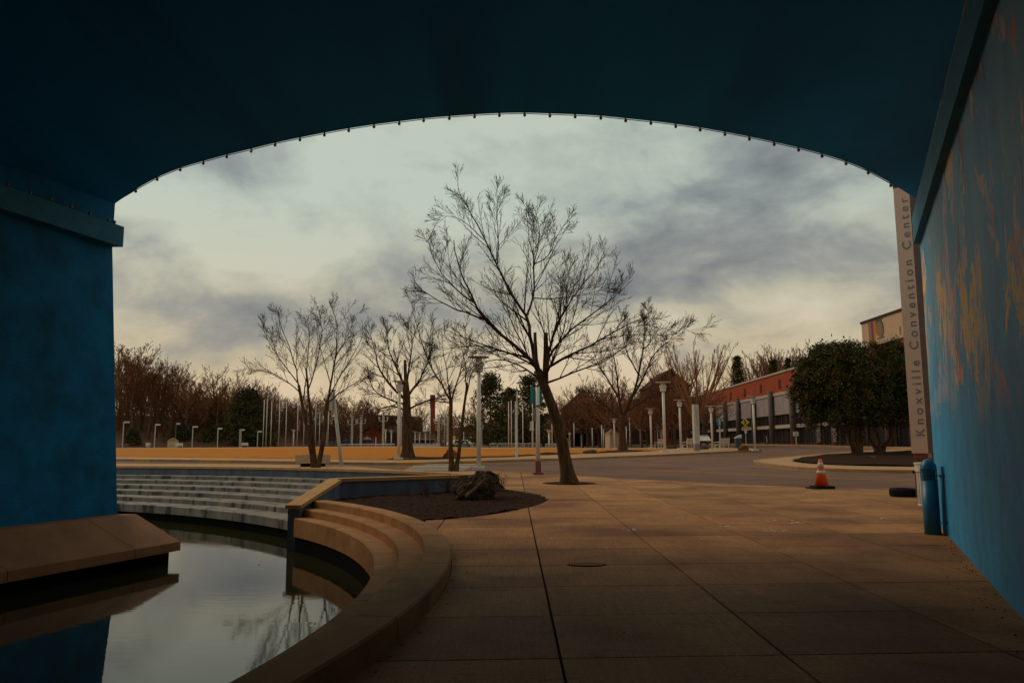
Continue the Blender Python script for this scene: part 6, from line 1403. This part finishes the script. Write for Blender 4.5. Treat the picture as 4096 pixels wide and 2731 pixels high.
def railing(label, x0, x1, yb, yt, npost):
    pts = [gr(x0 + (x1 - x0) * k / npost, yb) for k in range(npost + 1)]; s = 1 / ppm(pts[0]); h = (yb - yt) * s; t = T('railing', label, 'railing', (0, 0, 0), 'white railings beyond the lawn')
    for a, b_ in zip(pts, pts[1:]): P(t, 'rail', MB().tube([a + Vector((0, 0, h)), b_ + Vector((0, 0, h))], 1.1 * s, 5), M_white); P(t, 'lower_rail', MB().tube([a + Vector((0, 0, h * .25)), b_ + Vector((0, 0, h * .25))], .5 * s, 4), M_pale)
    for a in pts: P(t, 'post', MB().tube([a, a + Vector((0, 0, h))], .9 * s, 5), M_white)
    q = MB()
    for a, b_ in zip(pts, pts[1:]):
        for j in range(1, 6): p = a.lerp(b_, j / 6); q.tube([p + Vector((0, 0, h * .25)), p + Vector((0, 0, h))], .35 * s, 3, False)
    P(t, 'balusters', q, M_pale, kind='stuff')
railing('white railing in front of the play area', 1366, 1578, 1785.6, 1776.5, 14)
railing('white railing between the lawn tree and the chimney columns', 1618, 1760, 1786, 1775, 10)
railing('white railing left of the evergreen trunk', 1836, 1905, 1789, 1774, 5)
railing('white railing behind the white fin pole', 1960, 2145, 1792, 1774, 12)
railing('short white railing left of the leaning trunk', 2183, 2236, 1793, 1775, 4)
b = gr(1705, 1786.5); s = 1 / ppm(b); t = T('banner_fence', 'long low white banner fixed along the railing', 'banner', b); 
for k in range(6): P(t, 'panel', MB().box(((-46 + k * 18.4) * s, 0, 4.5 * s), (18 * s, .6 * s, 8 * s)), M_white)

# vehicles beyond the railing
def car(label, px, py, wpx, m, rz=0.0):
    b = gr(px, py); b = Vector((b.x, b.y + 6, b.z)); t = T('parked_car', label, 'car', b, None, rz); L = 4.4; sec = [(-2.2, .45, .75), (-2.1, .40, .95), (-1.2, .38, 1.0), (-.6, .38, 1.5), (.9, .38, 1.55), (1.6, .38, 1.1), (2.15, .40, .95), (2.2, .45, .7)]
    q = MB(); 
    for x, z0, z1 in sec: w_ = .86 if z1 < 1.2 else .72; q.v += [(x, -.88, z0), (x, .88, z0), (x, w_, z1), (x, -w_, z1)]
    for i in range(len(sec) - 1):
        for k in range(4): q.f.append((4 * i + k, 4 * i + (k + 1) % 4, 4 * i + 4 + (k + 1) % 4, 4 * i + 4 + k))
    q.f += [(3, 2, 1, 0), tuple(len(sec) * 4 - 4 + k for k in range(4))]; fixn(P(t, 'body', q, m, True))
    for sx in (-1.35, 1.35):
        for sy in (-.82, .82): w_ = P(t, 'wheel', MB().tube([(sx, sy - .1, .33), (sx, sy + .1, .33)], .33, 16), M_black); P(w_, 'rim', MB().tube([(sx, sy - .115, .33), (sx, sy + .115, .33)], .19, 10), M_grey)
    for x0, x1 in ((-.75, .05), (.12, .95)): P(t, 'side_window', MB().hexa([(x0 - .12, -.89, 1.02), (x1, -.89, 1.02), (x1, -.80, 1.42), (x0 + .1, -.80, 1.42)], [(x0 - .12, -.84, 1.02), (x1, -.84, 1.02), (x1, -.74, 1.42), (x0 + .1, -.74, 1.42)]), M_glass)
    for sy in (-.6, .6): P(t, 'headlight', MB().box((-2.18, sy, .78), (.08, .3, .14)), M_pale); P(t, 'tail_light', MB().box((2.17, sy, .85), (.06, .24, .14)), M_red)
car('white car partly hidden behind the twin tree stems', 1822, 1789, 60, M_white, .3); car('second white car right of the twin-stemmed tree', 1842, 1788, 60, M_white, -.2)
b = gr(1817, 1789); t, b, s, H = post_sign('shop_sign', 'small yellow sign between the twin tree stems', 1815, 1787, 1748, .12); P(t, 'panel', MB().box((0, -.1, (1787 - 1752) * s), (.75, .1, .9)), M_yelsign)
t, b, s, H = post_sign('road_sign', 'narrow yellow sign right of the twin tree stems', 1883, 1788, 1735, .12); P(t, 'plate', MB().box((0, -.1, (1788 - 1745) * s), (.35, .06, 1.1)), M_yelsign)
# person walking beyond the lawn
b = gr(1773, 1788); s = 1 / ppm(b); t = T('person', 'distant person in pale patterned top and dark trousers beyond the lawn', 'person', b)
me = bpy.data.meshes.new('body'); hgt = 31 * s; k = hgt / 1.72
vv = [(0, 0, .95), (0, 0, 1.2), (0, 0, 1.42), (0, 0, 1.52), (0, -.01, 1.63), (.19, 0, 1.40), (.24, .02, 1.13), (.22, -.08, .88), (-.19, 0, 1.40), (-.25, .02, 1.13), (-.22, -.08, .88), (.10, 0, .90), (.11, -.04, .48), (.11, .02, .06), (.12, -.14, .03), (-.10, 0, .90), (-.11, .06, .48), (-.11, .12, .06), (-.12, -.02, .03)]
ee = [(0, 1), (1, 2), (2, 3), (3, 4), (2, 5), (5, 6), (6, 7), (2, 8), (8, 9), (9, 10), (0, 11), (11, 12), (12, 13), (13, 14), (0, 15), (15, 16), (16, 17), (17, 18)]
rr = [.15, .14, .13, .055, .10, .06, .045, .035, .06, .045, .035, .09, .062, .045, .04, .09, .062, .045, .04]
me.from_pydata([tuple(c * k for c in v) for v in vv], ee, []); o = bpy.data.objects.new('body', me); COL.objects.link(o); o.parent = t
sk = o.modifiers.new('skin', 'SKIN'); o.modifiers.new('sub', 'SUBSURF').levels = 1
for v, q_ in zip(me.skin_vertices[0].data, rr): v.radius = (q_ * k, q_ * k)
me.skin_vertices[0].data[0].use_root = True
bpy.context.view_layer.update(); me2 = bpy.data.meshes.new_from_object(o.evaluated_get(bpy.context.evaluated_depsgraph_get())); o.modifiers.clear(); o.data = me2
for m_ in (M_skin, M_shirt, M_jeans): me2.materials.append(m_)
for p_ in me2.polygons:
    z = p_.center.z / k; p_.material_index = 0 if z > 1.5 else (1 if z > .92 else 2); p_.use_smooth = True
P(t, 'hair', MB().ball((0, .012 * k, 1.67 * k), .105 * k, 10), M_roofd, True)
